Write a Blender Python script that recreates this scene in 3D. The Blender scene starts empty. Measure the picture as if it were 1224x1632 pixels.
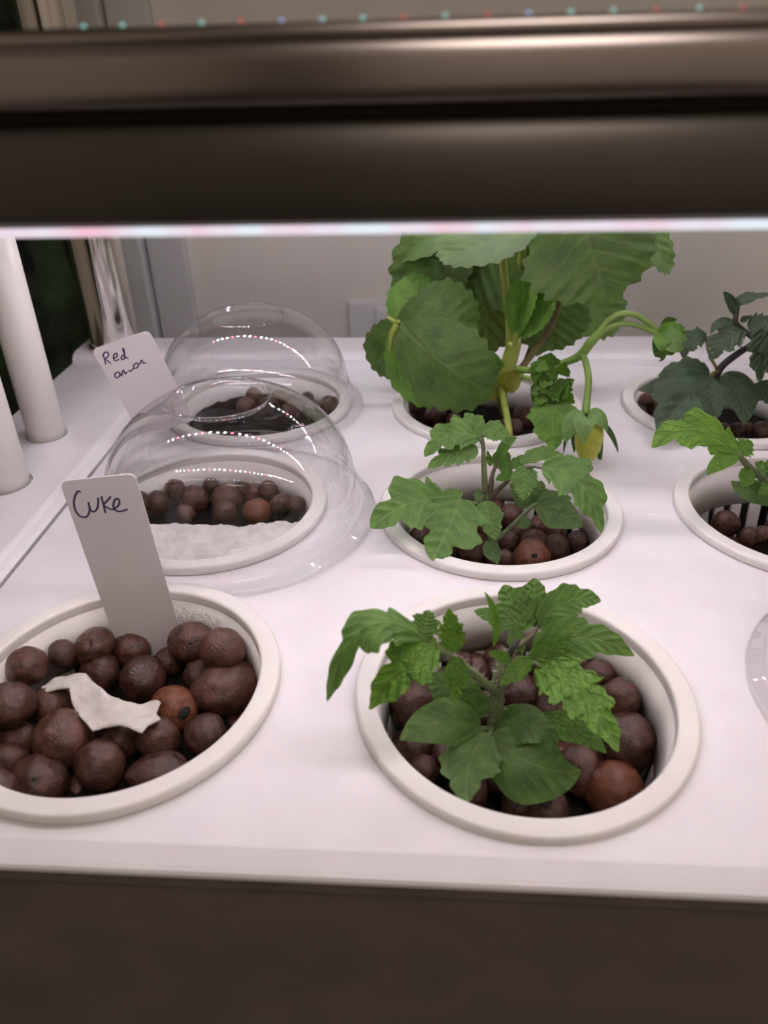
import bpy, bmesh, math, random
import numpy as np
from mathutils import Vector, Matrix, noise

# ------------------------------------------------------------------ camera, light, exposure
U = 0.045                                   # outer radius of a net pot in metres
SX, SY = 2.456 * U, 2.151 * U               # pot spacing
sc = bpy.context.scene
COL = sc.collection
F_PX, IW, IH = 1223.3, 1224, 1632
CAM = Vector((-0.5439 * U, -3.393 * U, 3.2777 * U))
YAW, PITCH, ROLL = 0.07556, 0.54547, -0.0277
_f = Vector((-math.sin(YAW) * math.cos(PITCH), math.cos(YAW) * math.cos(PITCH), -math.sin(PITCH)))
_r = Vector((math.cos(YAW), math.sin(YAW), 0))
_u = _r.cross(_f)
RT = _r * math.cos(ROLL) + _u * math.sin(ROLL)
UP = -_r * math.sin(ROLL) + _u * math.cos(ROLL)
FW = _f
cam_d = bpy.data.cameras.new('camera')
cam_d.sensor_fit = 'VERTICAL'
cam_d.sensor_height = 36
cam_d.lens = F_PX / IH * 36
cam_d.clip_start = 0.005
cam_d.clip_end = 20
cam_d.dof.use_dof = True
cam_d.dof.focus_distance = 0.262
cam_d.dof.aperture_fstop = 15
cam = bpy.data.objects.new('camera', cam_d)
COL.objects.link(cam)
m = Matrix((RT, UP, -FW)).transposed().to_4x4()
m.translation = CAM
cam.matrix_world = m
sc.camera = cam

world = bpy.data.worlds.new('world')
sc.world = world
world.use_nodes = True
world.node_tree.nodes['Background'].inputs[0].default_value = (1.0, 0.85, 0.75, 1)
world.node_tree.nodes['Background'].inputs[1].default_value = 0.02
LED_POWER = 156.0
ROOM_POWER = 8.5
ld = bpy.data.lights.new('ceiling_lamp', 'AREA')  # unseen lamp added for dim warm room light on hood and tank
ld.shape = 'DISK'
ld.size = 0.9
ld.energy = ROOM_POWER
ld.color = (1.0, 0.86, 0.77)
lo = bpy.data.objects.new('ceiling_lamp', ld)
lo.location = (0.35, -0.9, 1.42)
COL.objects.link(lo)
vs = sc.view_settings
vs.view_transform = 'Standard'
vs.look = 'None'
vs.exposure = 0.0
vs.gamma = 1.0
vs.use_curve_mapping = False
sc.cycles.transparent_max_bounces = 32
sc.cycles.max_bounces = 6
sc.cycles.diffuse_bounces = 3
sc.cycles.glossy_bounces = 3
sc.cycles.caustics_reflective = False
sc.cycles.caustics_refractive = False

RNG = random.Random(7)


# ------------------------------------------------------------------ helpers
def ray(px, py):
    return (RT * ((px - IW / 2) / F_PX) - UP * ((py - IH / 2) / F_PX) + FW)


def at(px, py, Y):
    """world point seen at a photo pixel, lying on the upright plane y = Y"""
    d = ray(px, py)
    return CAM + d * ((Y - CAM.y) / d.y)


def atz(px, py, z):
    d = ray(px, py)
    return CAM + d * ((z - CAM.z) / d.z)


def depth(p):
    return (Vector(p) - CAM).dot(FW)


MATS = {}


def mat(name, color=(.8, .8, .8), rough=.5, metal=0.0, **kw):
    if name in MATS:
        return MATS[name]
    mt = bpy.data.materials.new(name)
    mt.use_nodes = True
    b = mt.node_tree.nodes['Principled BSDF']
    b.inputs['Base Color'].default_value = (*color, 1)
    b.inputs['Roughness'].default_value = rough
    b.inputs['Metallic'].default_value = metal
    for k, v in kw.items():
        b.inputs[k].default_value = v
    MATS[name] = mt
    return mt


def nodes(mt):
    nt = mt.node_tree
    return nt, nt.nodes['Principled BSDF'], nt.nodes.new, nt.links.new


def noisy(name, c1, c2, scale=40, rough=.5, bump=0.0, bscale=None, metal=0.0, detail=4, rrange=None, lo=.35, hi=.65, randomise=0.0, **kw):
    if name in MATS:
        return MATS[name]
    mt = mat(name, c1, rough, metal, **kw)
    nt, b, N, L = nodes(mt)
    tc = N('ShaderNodeTexCoord')
    n = N('ShaderNodeTexNoise')
    n.inputs['Scale'].default_value = scale
    n.inputs['Detail'].default_value = detail
    L(tc.outputs['Object'], n.inputs['Vector'])
    cr = N('ShaderNodeValToRGB')
    cr.color_ramp.elements[0].position = lo
    cr.color_ramp.elements[1].position = hi
    cr.color_ramp.elements[0].color = (*c1, 1)
    cr.color_ramp.elements[1].color = (*c2, 1)
    L(n.outputs['Fac'], cr.inputs['Fac'])
    out = cr.outputs['Color']
    if randomise:
        oi = N('ShaderNodeObjectInfo')
        hs = N('ShaderNodeHueSaturation')
        mr = N('ShaderNodeMapRange')
        mr.inputs['To Min'].default_value = 1 - randomise
        mr.inputs['To Max'].default_value = 1 + randomise
        L(oi.outputs['Random'], mr.inputs['Value'])
        L(mr.outputs[0], hs.inputs['Value'])
        L(out, hs.inputs['Color'])
        out = hs.outputs['Color']
    L(out, b.inputs['Base Color'])
    if rrange:
        mr2 = N('ShaderNodeMapRange')
        mr2.inputs['To Min'].default_value, mr2.inputs['To Max'].default_value = rrange
        L(n.outputs['Fac'], mr2.inputs['Value'])
        L(mr2.outputs[0], b.inputs['Roughness'])
    if bump:
        n2 = N('ShaderNodeTexNoise')
        n2.inputs['Scale'].default_value = bscale or scale * 3
        n2.inputs['Detail'].default_value = 5
        L(tc.outputs['Object'], n2.inputs['Vector'])
        bp = N('ShaderNodeBump')
        bp.inputs['Strength'].default_value = bump
        bp.inputs['Distance'].default_value = .0006
        L(n2.outputs['Fac'], bp.inputs['Height'])
        L(bp.outputs['Normal'], b.inputs['Normal'])
    return mt


def link(o, parent=None):
    COL.objects.link(o)
    if parent is not None:
        o.parent = parent
    return o


def mesh_obj(name, verts, faces, mt, parent=None, smooth=True, uvs=None):
    me = bpy.data.meshes.new(name)
    me.from_pydata([tuple(v) for v in verts], [], faces)
    if uvs is not None:
        ul = me.uv_layers.new(name='UVMap')
        for lp in me.loops:
            ul.data[lp.index].uv = uvs[lp.vertex_index]
    if smooth:
        me.polygons.foreach_set('use_smooth', [True] * len(me.polygons))
    me.update()
    if mt:
        me.materials.append(mt)
    o = bpy.data.objects.new(name, me)
    return link(o, parent)


def bm_obj(name, bm, mt, parent=None, smooth=False):
    bmesh.ops.recalc_face_normals(bm, faces=bm.faces)
    me = bpy.data.meshes.new(name)
    bm.to_mesh(me)
    bm.free()
    if smooth:
        me.polygons.foreach_set('use_smooth', [True] * len(me.polygons))
    if mt:
        me.materials.append(mt)
    o = bpy.data.objects.new(name, me)
    return link(o, parent)


def thing(name, label, cat, loc=(0, 0, 0), group=None):
    o = bpy.data.objects.new(name, None)
    o.empty_display_size = .01
    o.location = loc
    link(o)
    return tag(o, label, cat, group)


def tag(o, label, cat=None, group=None):
    o['label'] = label
    if cat:
        o['category'] = cat
    if group:
        o['group'] = group
    return o


def struct(o, label=None):
    o['kind'] = 'structure'
    if label:
        o['label'] = label
    return o


def box_bm(bm, x0, x1, y0, y1, z0, z1, bevel=0.0, seg=2):
    r = bmesh.ops.create_cube(bm, size=1)
    vs_ = r['verts']
    for v in vs_:
        v.co = Vector(((x0 + x1) / 2 + v.co.x * (x1 - x0), (y0 + y1) / 2 + v.co.y * (y1 - y0), (z0 + z1) / 2 + v.co.z * (z1 - z0)))
    if bevel:
        es = list({e for v in vs_ for e in v.link_edges})
        bmesh.ops.bevel(bm, geom=es, offset=bevel, segments=seg, affect='EDGES', profile=.5)


def box(name, mt, parent, x0, x1, y0, y1, z0, z1, bevel=0.0, seg=2, smooth=False):
    bm = bmesh.new()
    box_bm(bm, x0, x1, y0, y1, z0, z1, bevel, seg)
    return bm_obj(name, bm, mt, parent, smooth)


def lathe_data(profile, n=96, closed=False, wob=None):
    """profile: list of (r, z); optional closed loop"""
    verts, faces = [], []
    k = len(profile)
    for i in range(n):
        a = 2 * math.pi * i / n
        for (r, z) in profile:
            verts.append((r * math.cos(a), r * math.sin(a), z))
    for i in range(n):
        j = (i + 1) % n
        for p in range(k if closed else k - 1):
            q = (p + 1) % k
            faces.append((i * k + p, j * k + p, j * k + q, i * k + q))
    return verts, faces


def lathe(name, profile, mt, parent=None, n=96, closed=False):
    v, f = lathe_data(profile, n, closed)
    return mesh_obj(name, v, f, mt, parent)


def extrude_x(name, profile, x0, x1, mt, parent=None, smooth=False, nx=1, closed=True):
    """profile: list of (y, z) extruded along x"""
    k = len(profile)
    verts, faces = [], []
    for i in range(nx + 1):
        x = x0 + (x1 - x0) * i / nx
        verts += [(x, y, z) for (y, z) in profile]
    for i in range(nx):
        for p in range(k if closed else k - 1):
            q = (p + 1) % k
            faces.append((i * k + p, i * k + q, (i + 1) * k + q, (i + 1) * k + p))
    if closed:
        faces.append(tuple(range(k))[::-1])
        faces.append(tuple(range(nx * k, nx * k + k)))
    return mesh_obj(name, verts, faces, mt, parent, smooth)


def smooth_path(pts, n=6):
    """Catmull-Rom through points (Vectors)"""
    pts = [Vector(p) for p in pts]
    if len(pts) < 3:
        return pts
    P = [pts[0] * 2 - pts[1]] + pts + [pts[-1] * 2 - pts[-2]]
    out = []
    for i in range(1, len(P) - 2):
        p0, p1, p2, p3 = P[i - 1], P[i], P[i + 1], P[i + 2]
        for k in range(n):
            t = k / n
            out.append(.5 * ((2 * p1) + (p2 - p0) * t + (2 * p0 - 5 * p1 + 4 * p2 - p3) * t * t + (3 * p1 - p0 - 3 * p2 + p3) * t ** 3))
    out.append(pts[-1])
    return out


def tube_data(pts, radii, n=10):
    pts = [Vector(p) for p in pts]
    k = len(pts)
    if not hasattr(radii, '__len__'):
        radii = [radii] * k
    elif len(radii) != k:
        src = list(radii)
        radii = []
        for i in range(k):
            t = i / (k - 1) * (len(src) - 1)
            a = min(int(t), len(src) - 2)
            radii.append(src[a] + (src[a + 1] - src[a]) * (t - a))
    verts, faces = [], []
    ref = Vector((0, 0, 1))
    d0 = (pts[1] - pts[0]).normalized()
    if abs(d0.dot(ref)) > .9:
        ref = Vector((1, 0, 0))
    nrm = (ref - d0 * ref.dot(d0)).normalized()
    for i, p in enumerate(pts):
        d = (pts[min(i + 1, k - 1)] - pts[max(i - 1, 0)]).normalized()
        nrm = (nrm - d * nrm.dot(d)).normalized()
        bn = d.cross(nrm)
        for j in range(n):
            a = 2 * math.pi * j / n
            verts.append(p + (nrm * math.cos(a) + bn * math.sin(a)) * radii[i])
    for i in range(k - 1):
        for j in range(n):
            j2 = (j + 1) % n
            faces.append((i * n + j, i * n + j2, (i + 1) * n + j2, (i + 1) * n + j))
    faces.append(tuple(range(n))[::-1])
    faces.append(tuple(range((k - 1) * n, k * n)))
    return verts, faces


def tube(name, pts, radii, mt, parent=None, n=10, sm=5):
    v, f = tube_data(smooth_path(pts, sm) if sm else pts, radii, n)
    return mesh_obj(name, v, f, mt, parent)


# ------------------------------------------------------------------ materials
M_white = noisy('white_abs_plastic', (.80, .775, .79), (.84, .82, .83), 60, .42, .06, 900)
M_pot = noisy('pot_white_plastic', (.78, .76, .72), (.84, .82, .78), 30, .38, .05, 300)
M_tank = noisy('tank_grey_plastic', (.16, .13, .115), (.20, .165, .145), 40, .5, .15, 500)
M_tube = noisy('tube_white_plastic', (.78, .75, .70), (.84, .81, .76), 20, .35)
M_chrome = mat('chrome', (.80, .77, .74), .09, 1.0)
M_bronze = noisy('dark_satin_metal', (.125, .112, .10), (.15, .135, .122), 20, .42, metal=.7)
M_chromebar = noisy('smoked_chrome', (.50, .445, .43), (.56, .50, .48), 6, .30, metal=1.0)
M_wall = noisy('painted_wall', (.78, .735, .665), (.82, .775, .70), 14, .8, .1, 300)
M_trim = noisy('trim_paint', (.62, .61, .59), (.66, .65, .63), 8, .55)
M_outlet = noisy('outlet_plastic', (.72, .70, .69), (.76, .74, .73), 20, .4)
M_soil = noisy('wet_peat', (.005, .004, .0035), (.018, .014, .010), 260, .9, 1.0, 900, **{'Specular IOR Level': .12})
M_card = noisy('card_white', (.74, .70, .71), (.78, .74, .75), 30, .45)
M_ink = mat('purple_ink', (.035, .02, .085), .5)
M_pebble = noisy('clay_brown', (.034, .014, .0095), (.118, .050, .034), 2.2, .4, .6, 9, detail=8, rrange=(.22, .46), lo=.3, hi=.72, randomise=.28)
M_pebble_red = noisy('clay_red', (.09, .026, .012), (.21, .072, .034), 2.2, .4, .5, 9, detail=8, rrange=(.34, .55), lo=.3, hi=.72)
M_pit = mat('pit_black', (.012, .008, .007), .7)
M_tissue = noisy('tissue', (.60, .57, .52), (.72, .69, .64), 120, .85, .6, 900)
M_wool = noisy('cotton_wool', (.62, .60, .57), (.74, .72, .69), 160, .95, 1.0, 700)
M_table = noisy('table_top', (.05, .04, .035), (.08, .065, .055), 12, .5)
M_drop = mat('water_drop', (.95, .97, 1.0), .05, **{'Alpha': .35})


def led_mat(name, col, strength):
    mt = bpy.data.materials.new(name)
    mt.use_nodes = True
    nt = mt.node_tree
    nt.nodes.clear()
    e = nt.nodes.new('ShaderNodeEmission')
    e.inputs[0].default_value = (*col, 1)
    e.inputs[1].default_value = strength
    o = nt.nodes.new('ShaderNodeOutputMaterial')
    nt.links.new(e.outputs[0], o.inputs[0])
    return mt


LED_W = led_mat('led_white', (.83, .92, 1.0), LED_POWER)
LED_WF = led_mat('led_white_edge', (.83, .92, 1.0), LED_POWER * .06)
LED_RF = led_mat('led_red_edge', (1.0, .16, .18), LED_POWER * .05)
LED_P = led_mat('led_warm', (.98, .88, .92), LED_POWER)
LED_W2 = led_mat('led_white_rear', (.83, .92, 1.0), LED_POWER * 1.5)
LED_R2 = led_mat('led_red_rear', (1.0, .10, .14), LED_POWER * .7)
LED_R = led_mat('led_red', (1.0, .10, .14), LED_POWER * .5)
LED_G = led_mat('led_glint_teal', (.45, .9, .85), 0.66)
LED_RG = led_mat('led_glint_red', (1.0, .25, .2), 0.54)
LED_B = led_mat('led_glint_blue', (.5, .6, 1.0), 0.66)


def clear_plastic(name, tint, fres):
    mt = bpy.data.materials.new(name)
    mt.use_nodes = True
    nt = mt.node_tree
    nt.nodes.clear()
    N, L = nt.nodes.new, nt.links.new
    o = N('ShaderNodeOutputMaterial')
    tr = N('ShaderNodeBsdfTransparent')
    tr.inputs[0].default_value = (*tint, 1)
    gl = N('ShaderNodeBsdfGlossy')
    gl.inputs['Roughness'].default_value = .015
    lw = N('ShaderNodeLayerWeight')
    lw.inputs[0].default_value = .5
    pw = N('ShaderNodeMath')
    pw.operation = 'POWER'
    L(lw.outputs['Facing'], pw.inputs[0])
    pw.inputs[1].default_value = 2.8
    fr = N('ShaderNodeMath')
    fr.operation = 'MULTIPLY_ADD'
    L(pw.outputs[0], fr.inputs[0])
    fr.inputs[1].default_value = fres
    fr.inputs[2].default_value = .07
    n = N('ShaderNodeTexNoise')
    n.inputs['Scale'].default_value = 60
    tc = N('ShaderNodeTexCoord')
    L(tc.outputs['Object'], n.inputs['Vector'])
    bp = N('ShaderNodeBump')
    bp.inputs['Strength'].default_value = .12
    bp.inputs['Distance'].default_value = .001
    L(n.outputs['Fac'], bp.inputs['Height'])
    L(bp.outputs['Normal'], gl.inputs['Normal'])
    mx = N('ShaderNodeMixShader')
    L(fr.outputs[0], mx.inputs[0])
    L(tr.outputs[0], mx.inputs[1])
    L(gl.outputs[0], mx.inputs[2])
    L(mx.outputs[0], o.inputs[0])
    return mt


M_dome = clear_plastic('clear_dome_plastic', (.955, .953, .957), .85)

ZL = -.07 * U            # level of the deck; pot rims stand proud up to z = 0


def leaf_mat(name, c_dark, c_light, c_vein, trans=.22, rough=.5, veinw=.5, bump=.5, bdist=.0005):
    mt = bpy.data.materials.new(name)
    mt.use_nodes = True
    nt, b, N, L = nodes(mt)
    uv = N('ShaderNodeUVMap')
    uv.uv_map = 'UVMap'
    sp = N('ShaderNodeSeparateXYZ')
    L(uv.outputs[0], sp.inputs[0])

    def ma(op, a, b_=None, c=None):
        n = N('ShaderNodeMath')
        n.operation = op
        for i, v in enumerate((a, b_, c)):
            if v is None:
                continue
            if isinstance(v, (int, float)):
                n.inputs[i].default_value = v
            else:
                L(v, n.inputs[i])
        return n.outputs[0]
    x = sp.outputs['X']
    y = ma('ABSOLUTE', ma('SUBTRACT', sp.outputs['Y'], .5))
    nz = N('ShaderNodeTexNoise')
    nz.inputs['Scale'].default_value = 7
    L(uv.outputs[0], nz.inputs['Vector'])
    wob = ma('MULTIPLY', ma('SUBTRACT', nz.outputs['Fac'], .5), .10)
    ph = ma('FRACT', ma('MULTIPLY', ma('ADD', ma('SUBTRACT', x, ma('MULTIPLY', y, .85)), wob), 6.5))
    lat = ma('ABSOLUTE', ma('SUBTRACT', ph, .5))           # 0 on the vein
    latm = N('ShaderNodeMapRange')
    latm.interpolation_type = 'SMOOTHSTEP'
    latm.inputs['From Min'].default_value = .0
    latm.inputs['From Max'].default_value = .10
    latm.inputs['To Min'].default_value = .8
    latm.inputs['To Max'].default_value = 0
    L(lat, latm.inputs['Value'])
    mid = N('ShaderNodeMapRange')
    mid.interpolation_type = 'SMOOTHSTEP'
    mid.inputs['From Min'].default_value = .004
    mid.inputs['From Max'].default_value = .025
    mid.inputs['To Min'].default_value = 1
    mid.inputs['To Max'].default_value = 0
    L(y, mid.inputs['Value'])
    vein = ma('MULTIPLY', ma('MAXIMUM', mid.outputs[0], latm.outputs[0]), veinw)
    n2 = N('ShaderNodeTexNoise')
    n2.inputs['Scale'].default_value = 5
    n2.inputs['Detail'].default_value = 6
    L(uv.outputs[0], n2.inputs['Vector'])
    cr = N('ShaderNodeValToRGB')
    cr.color_ramp.elements[0].position = .3
    cr.color_ramp.elements[1].position = .7
    cr.color_ramp.elements[0].color = (*c_dark, 1)
    cr.color_ramp.elements[1].color = (*c_light, 1)
    L(n2.outputs['Fac'], cr.inputs['Fac'])
    mx = N('ShaderNodeMixRGB')
    L(vein, mx.inputs[0])
    L(cr.outputs[0], mx.inputs[1])
    mx.inputs[2].default_value = (*c_vein, 1)
    L(mx.outputs[0], b.inputs['Base Color'])
    b.inputs['Roughness'].default_value = rough
    b.inputs['Specular IOR Level'].default_value = .35
    # relief: veins sunk, cells puffed
    vo = N('ShaderNodeTexVoronoi')
    vo.inputs['Scale'].default_value = 26
    L(uv.outputs[0], vo.inputs['Vector'])
    h = ma('SUBTRACT', ma('MULTIPLY', ma('SUBTRACT', 1.0, vo.outputs['Distance']), .5), ma('MULTIPLY', vein, 1.1))
    bp = N('ShaderNodeBump')
    bp.inputs['Strength'].default_value = bump
    bp.inputs['Distance'].default_value = bdist
    L(h, bp.inputs['Height'])
    L(bp.outputs['Normal'], b.inputs['Normal'])
    tl = N('ShaderNodeBsdfTranslucent')
    hs = N('ShaderNodeHueSaturation')
    hs.inputs['Saturation'].default_value = 1.25
    hs.inputs['Value'].default_value = 1.3
    L(mx.outputs[0], hs.inputs['Color'])
    L(hs.outputs[0], tl.inputs[0])
    ms = N('ShaderNodeMixShader')
    ms.inputs[0].default_value = trans
    L(b.outputs[0], ms.inputs[1])
    L(tl.outputs[0], ms.inputs[2])
    L(ms.outputs[0], nt.nodes['Material Output'].inputs[0])
    MATS[name] = mt
    return mt


LM_mid = leaf_mat('tomato_leaf', (0.078, 0.169, 0.038), (0.147, 0.277, 0.061), (0.232, 0.365, 0.115))
LM_light = leaf_mat('tomato_leaf_young', (0.115, 0.250, 0.042), (0.209, 0.400, 0.070), (0.297, 0.450, 0.140), bump=1.0, bdist=.0011)
LM_dark = leaf_mat('tomato_leaf_old', (0.065, 0.133, 0.037), (0.120, 0.212, 0.055), (0.219, 0.282, 0.095), veinw=.4, bump=.3)
LM_straw = leaf_mat('strawberry_leaf', (0.055, 0.105, 0.025), (0.105, 0.184, 0.042), (0.165, 0.257, 0.069), veinw=.28, bump=.5)
LM_straw_b = leaf_mat('strawberry_leaf_bright', (0.078, 0.180, 0.026), (0.150, 0.300, 0.046), (0.221, 0.360, 0.091), veinw=.5)
LM_straw_u = leaf_mat('strawberry_leaf_underside', (0.083, 0.127, 0.030), (0.121, 0.176, 0.040), (0.187, 0.242, 0.070), veinw=.6)
LM_pepper = leaf_mat('dusky_leaf', (0.024, 0.048, 0.025), (0.051, 0.084, 0.040), (0.083, 0.105, 0.055), veinw=.5, trans=.1)
LM_sepal = leaf_mat('sepal', (0.120, 0.228, 0.066), (0.192, 0.324, 0.102), (0.240, 0.360, 0.120), veinw=.3, bump=.2)
LM_sepal_d = leaf_mat('sepal_dark', (.045, .10, .03), (.08, .16, .045), (.12, .2, .07), veinw=.3, bump=.2)
M_stem = noisy('tomato_stem', (.10, .14, .055), (.17, .20, .09), 200, .55, .3, 900)
M_stem_p = noisy('tomato_petiole', (.085, .075, .05), (.14, .13, .07), 200, .55, .3, 900)
M_stem_y = noisy('strawberry_stem', (.20, .26, .035), (.29, .34, .06), 90, .45)
M_stem_g = noisy('strawberry_stalk', (.12, .22, .035), (.19, .30, .06), 90, .45)
M_stem_b = noisy('dark_stem', (.018, .016, .014), (.035, .03, .024), 90, .6)
M_stem_br = noisy('brownish_stem', (.10, .075, .03), (.16, .13, .045), 90, .55)
M_hair = mat('fine_hair', (.62, .62, .52), .6)


# ------------------------------------------------------------------ setting
def plane_rect(name, corners, mt, label):
    o = mesh_obj(name, corners, [(0, 1, 2, 3)], mt, smooth=False)
    return struct(o, label)


WY = 8 * U
XL, XR, YF, ZC, ZT = -1.1, 1.3, -1.7, 1.5, -.155
CX = -4.95 * U            # left end of the plain wall; the window opening lies beyond it
wb = box('wall_back', M_wall, None, CX, XR, WY, WY + .1, -.75, ZC)
struct(wb, 'plain warm grey wall behind the planter')
struct(box('wall_left', M_wall, None, XL - .1, XL, YF, WY, -.75, ZC), 'warm grey side wall')
struct(box('wall_right', M_wall, None, XR, XR + .1, YF, WY, -.75, ZC), 'warm grey side wall')
wf = struct(box('wall_front', M_wall, None, XL, XR, YF - .1, YF, -.75, ZC), 'warm grey wall behind the camera')
struct(box('ceiling', M_trim, None, XL - .1, XR + .1, YF - .1, WY + .1, ZC, ZC + .05), 'white ceiling')
struct(box('floor', M_table, None, XL - .1, XR + .1, YF - .1, WY + .3, -.8, -.75), 'dark floor')
struct(box('door_1', M_table, None, -.75, -.25, YF - .02, YF + .03, -.75, .95, .004), 'unseen dark door added behind the camera for chrome reflections')  # added out of view so the chrome bar mirrors a dark shape
# casing beside the window opening
tr = struct(bpy.data.objects.new('trim_1', None), 'painted vertical casing beside the dark window')
link(tr)
box('casing_board', M_trim, tr, CX - .42 * U, CX + .18 * U, WY - .012, WY + .002, -.4, ZC - .01, .002)
box('casing_bead', M_trim, tr, CX + .20 * U, CX + .78 * U, WY - .006, WY + .002, -.4, ZC - .01, .002)
box('return_board', M_wall, tr, CX - .62 * U, CX - .42 * U, WY - .008, WY + .1, -.4, ZC - .01, .001)
# dark window behind curtain
struct(box('window_1', mat('night_glass', (.004, .005, .006), .15), None, XL, CX - .6 * U, WY + .09, WY + .1, -.75, ZC), 'dark window pane behind the curtain')


def curtain():
    verts, faces = [], []
    n, mz = 90, 12
    x0, x1 = XL + .02, CX - .55 * U
    for i in range(n + 1):
        t = i / n
        x = x0 + (x1 - x0) * t
        for j in range(mz + 1):
            z = -.5 + (1.3 + .5) * j / mz
            yy = WY + .045 + .014 * math.sin(t * 62 + .5 * math.sin(z * 4)) + .006 * math.sin(t * 150)
            verts.append((x, yy, z))
    for i in range(n):
        for j in range(mz):
            a = i * (mz + 1) + j
            faces.append((a, a + mz + 1, a + mz + 2, a + 1))
    mt = mat('curtain_leaf_print', (.01, .015, .01), .9)
    nt, b, N, L = nodes(mt)
    tc = N('ShaderNodeTexCoord')
    mp = N('ShaderNodeMapping')
    mp.inputs['Scale'].default_value = (38, 20, 17)
    L(tc.outputs['Object'], mp.inputs[0])
    nz = N('ShaderNodeTexNoise')
    nz.inputs['Scale'].default_value = 1.0
    nz.inputs['Detail'].default_value = 3
    L(mp.outputs[0], nz.inputs['Vector'])
    cr = N('ShaderNodeValToRGB')
    e = cr.color_ramp.elements
    e[0].position, e[0].color = .40, (.014, .015, .013, 1)
    e[1].position, e[1].color = .72, (.12, .20, .10, 1)
    L(nz.outputs['Fac'], cr.inputs[0])
    L(cr.outputs[0], b.inputs['Base Color'])
    o = mesh_obj('curtain', verts, faces, mt)
    sm = o.modifiers.new('thickness', 'SOLIDIFY')
    sm.thickness = .0012
    return tag(o, 'dark curtain with faint green leaf print hanging behind the white tubes', 'curtain')


curtain()

# wall outlet
ou = thing('wall_outlet', 'white outlet plate on the wall behind the strawberry plant', 'outlet', (-1.87 * U, WY, -.6 * U))
ow = 70e-3
box('cover_plate', M_outlet, ou, 0, ow, -.0065, 0, -.05, .675 * U, .003, 3)
for k in (0, 1):
    r = box('receptacle', M_outlet, ou, ow / 2 - .016, ow / 2 + .016, -.0085, -.006, -.041 + k * .039, -.013 + k * .039, .002)
    for s in (-1, 1):
        box('slot', M_pit, r, ow / 2 + s * .006 - .001, ow / 2 + s * .006 + .001, -.0087, -.008, -.031 + k * .039, -.022 + k * .039)

# table the planter stands on
tb = thing('table', 'dark table top carrying the white planter', 'table', (0, .1, ZT))
box('table_top', M_table, tb, -.75, .75, -.32, .24, -.03, 0, .003)
for sx in (-1, 1):
    for sy in (-.29, .21):
        box('leg', M_table, tb, sx * .72 - .02, sx * .72 + .02, sy - .02, sy + .02, -.595, -.03)

# ------------------------------------------------------------------ planter: tank, deck with holes, side cover
DX0, DX1 = -3.72 * U, 3.75 * U
DYF, DYB = -1.06 * U, 5.5 * U
tank = thing('planter_tank', 'grey planter tank below the white deck', 'tank', (0, 0, ZT))
bm = bmesh.new()
zt0, zt1 = 0, -.15 * U - ZT
tx0, tx1, ty0, ty1 = -5.0 * U, DX1 - .05 * U, -1.15 * U, 6.1 * U
w = .003
for (a, b_, c, d) in ((tx0, tx1, ty0, ty0 + w), (tx0, tx1, ty1 - w, ty1), (tx0, tx0 + w, ty0, ty1), (tx1 - w, tx1, ty0, ty1)):
    box_bm(bm, a, b_, c, d, zt0, zt1)
box_bm(bm, tx0, tx1, ty0, ty1, 0, w)
bm_obj('tank_body', bm, M_tank, tank)
box('tank_lip', M_tank, tank, tx0 - .002, tx1 + .002, ty0 - .0016, ty0 + .001, zt1 - .0048, zt1, .0006)

deck = thing('planting_deck', 'white plastic planting deck with rows of round pot holes', 'deck', (0, 0, ZL))
HOLE = .915 * U


def deck_mesh():
    verts, faces = [], []
    nseg = 64

    def rect(x0, x1, y0, y1):
        i = len(verts)
        verts.extend([(x0, y0, 0), (x1, y0, 0), (x1, y1, 0), (x0, y1, 0)])
        faces.append((i, i + 1, i + 2, i + 3))
    xs0, xs1 = -1.5 * SX, 1.5 * SX
    ys0, ys1 = -.5 * SY, 2.5 * SY
    ys0 = max(ys0, DYF)
    for ci in (-1, 0, 1):
        for cj in (0, 1, 2):
            cx, cy = ci * SX, cj * SY
            hx0, hx1 = cx - SX / 2, cx + SX / 2
            hy0, hy1 = cy - SY / 2, cy + SY / 2
            if cj == 0:
                hy0 = max(hy0, DYF)
            i0 = len(verts)
            for k in range(nseg):
                a = 2 * math.pi * k / nseg
                dx, dy = math.cos(a), math.sin(a)
                tx = ((hx1 - cx) if dx > 0 else (cx - hx0)) / max(abs(dx), 1e-9)
                ty = ((hy1 - cy) if dy > 0 else (cy - hy0)) / max(abs(dy), 1e-9)
                t = min(tx, ty)
                verts.append((cx + HOLE * dx, cy + HOLE * dy, 0))
                verts.append((cx + t * dx, cy + t * dy, 0))
                verts.append((cx + HOLE * dx, cy + HOLE * dy, -.003))
            for k in range(nseg):
                q = (k + 1) % nseg
                faces.append((i0 + 3 * k, i0 + 3 * k + 1, i0 + 3 * q + 1, i0 + 3 * q))
                faces.append((i0 + 3 * k + 2, i0 + 3 * k, i0 + 3 * q, i0 + 3 * q + 2))
            for (ex, ey) in ((hx0, hy0), (hx1, hy0), (hx1, hy1), (hx0, hy1)):
                ang = math.atan2(ey - cy, ex - cx) % (2 * math.pi)
                k = int(ang / (2 * math.pi) * nseg)
                iv = len(verts)
                verts.append((ex, ey, 0))
                faces.append((i0 + 3 * k + 1, iv, i0 + 3 * ((k + 1) % nseg) + 1))
    rect(xs1, DX1, ys0, ys1)
    rect(DX0, xs0, ys0, ys1)
    rect(DX0, DX1, ys1, DYB)
    if ys0 > DYF + 1e-6:
        rect(DX0, DX1, DYF, ys0)
    return verts, faces


v, f = deck_mesh()
mesh_obj('deck_plate', v, f, M_white, deck, smooth=False)
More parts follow.
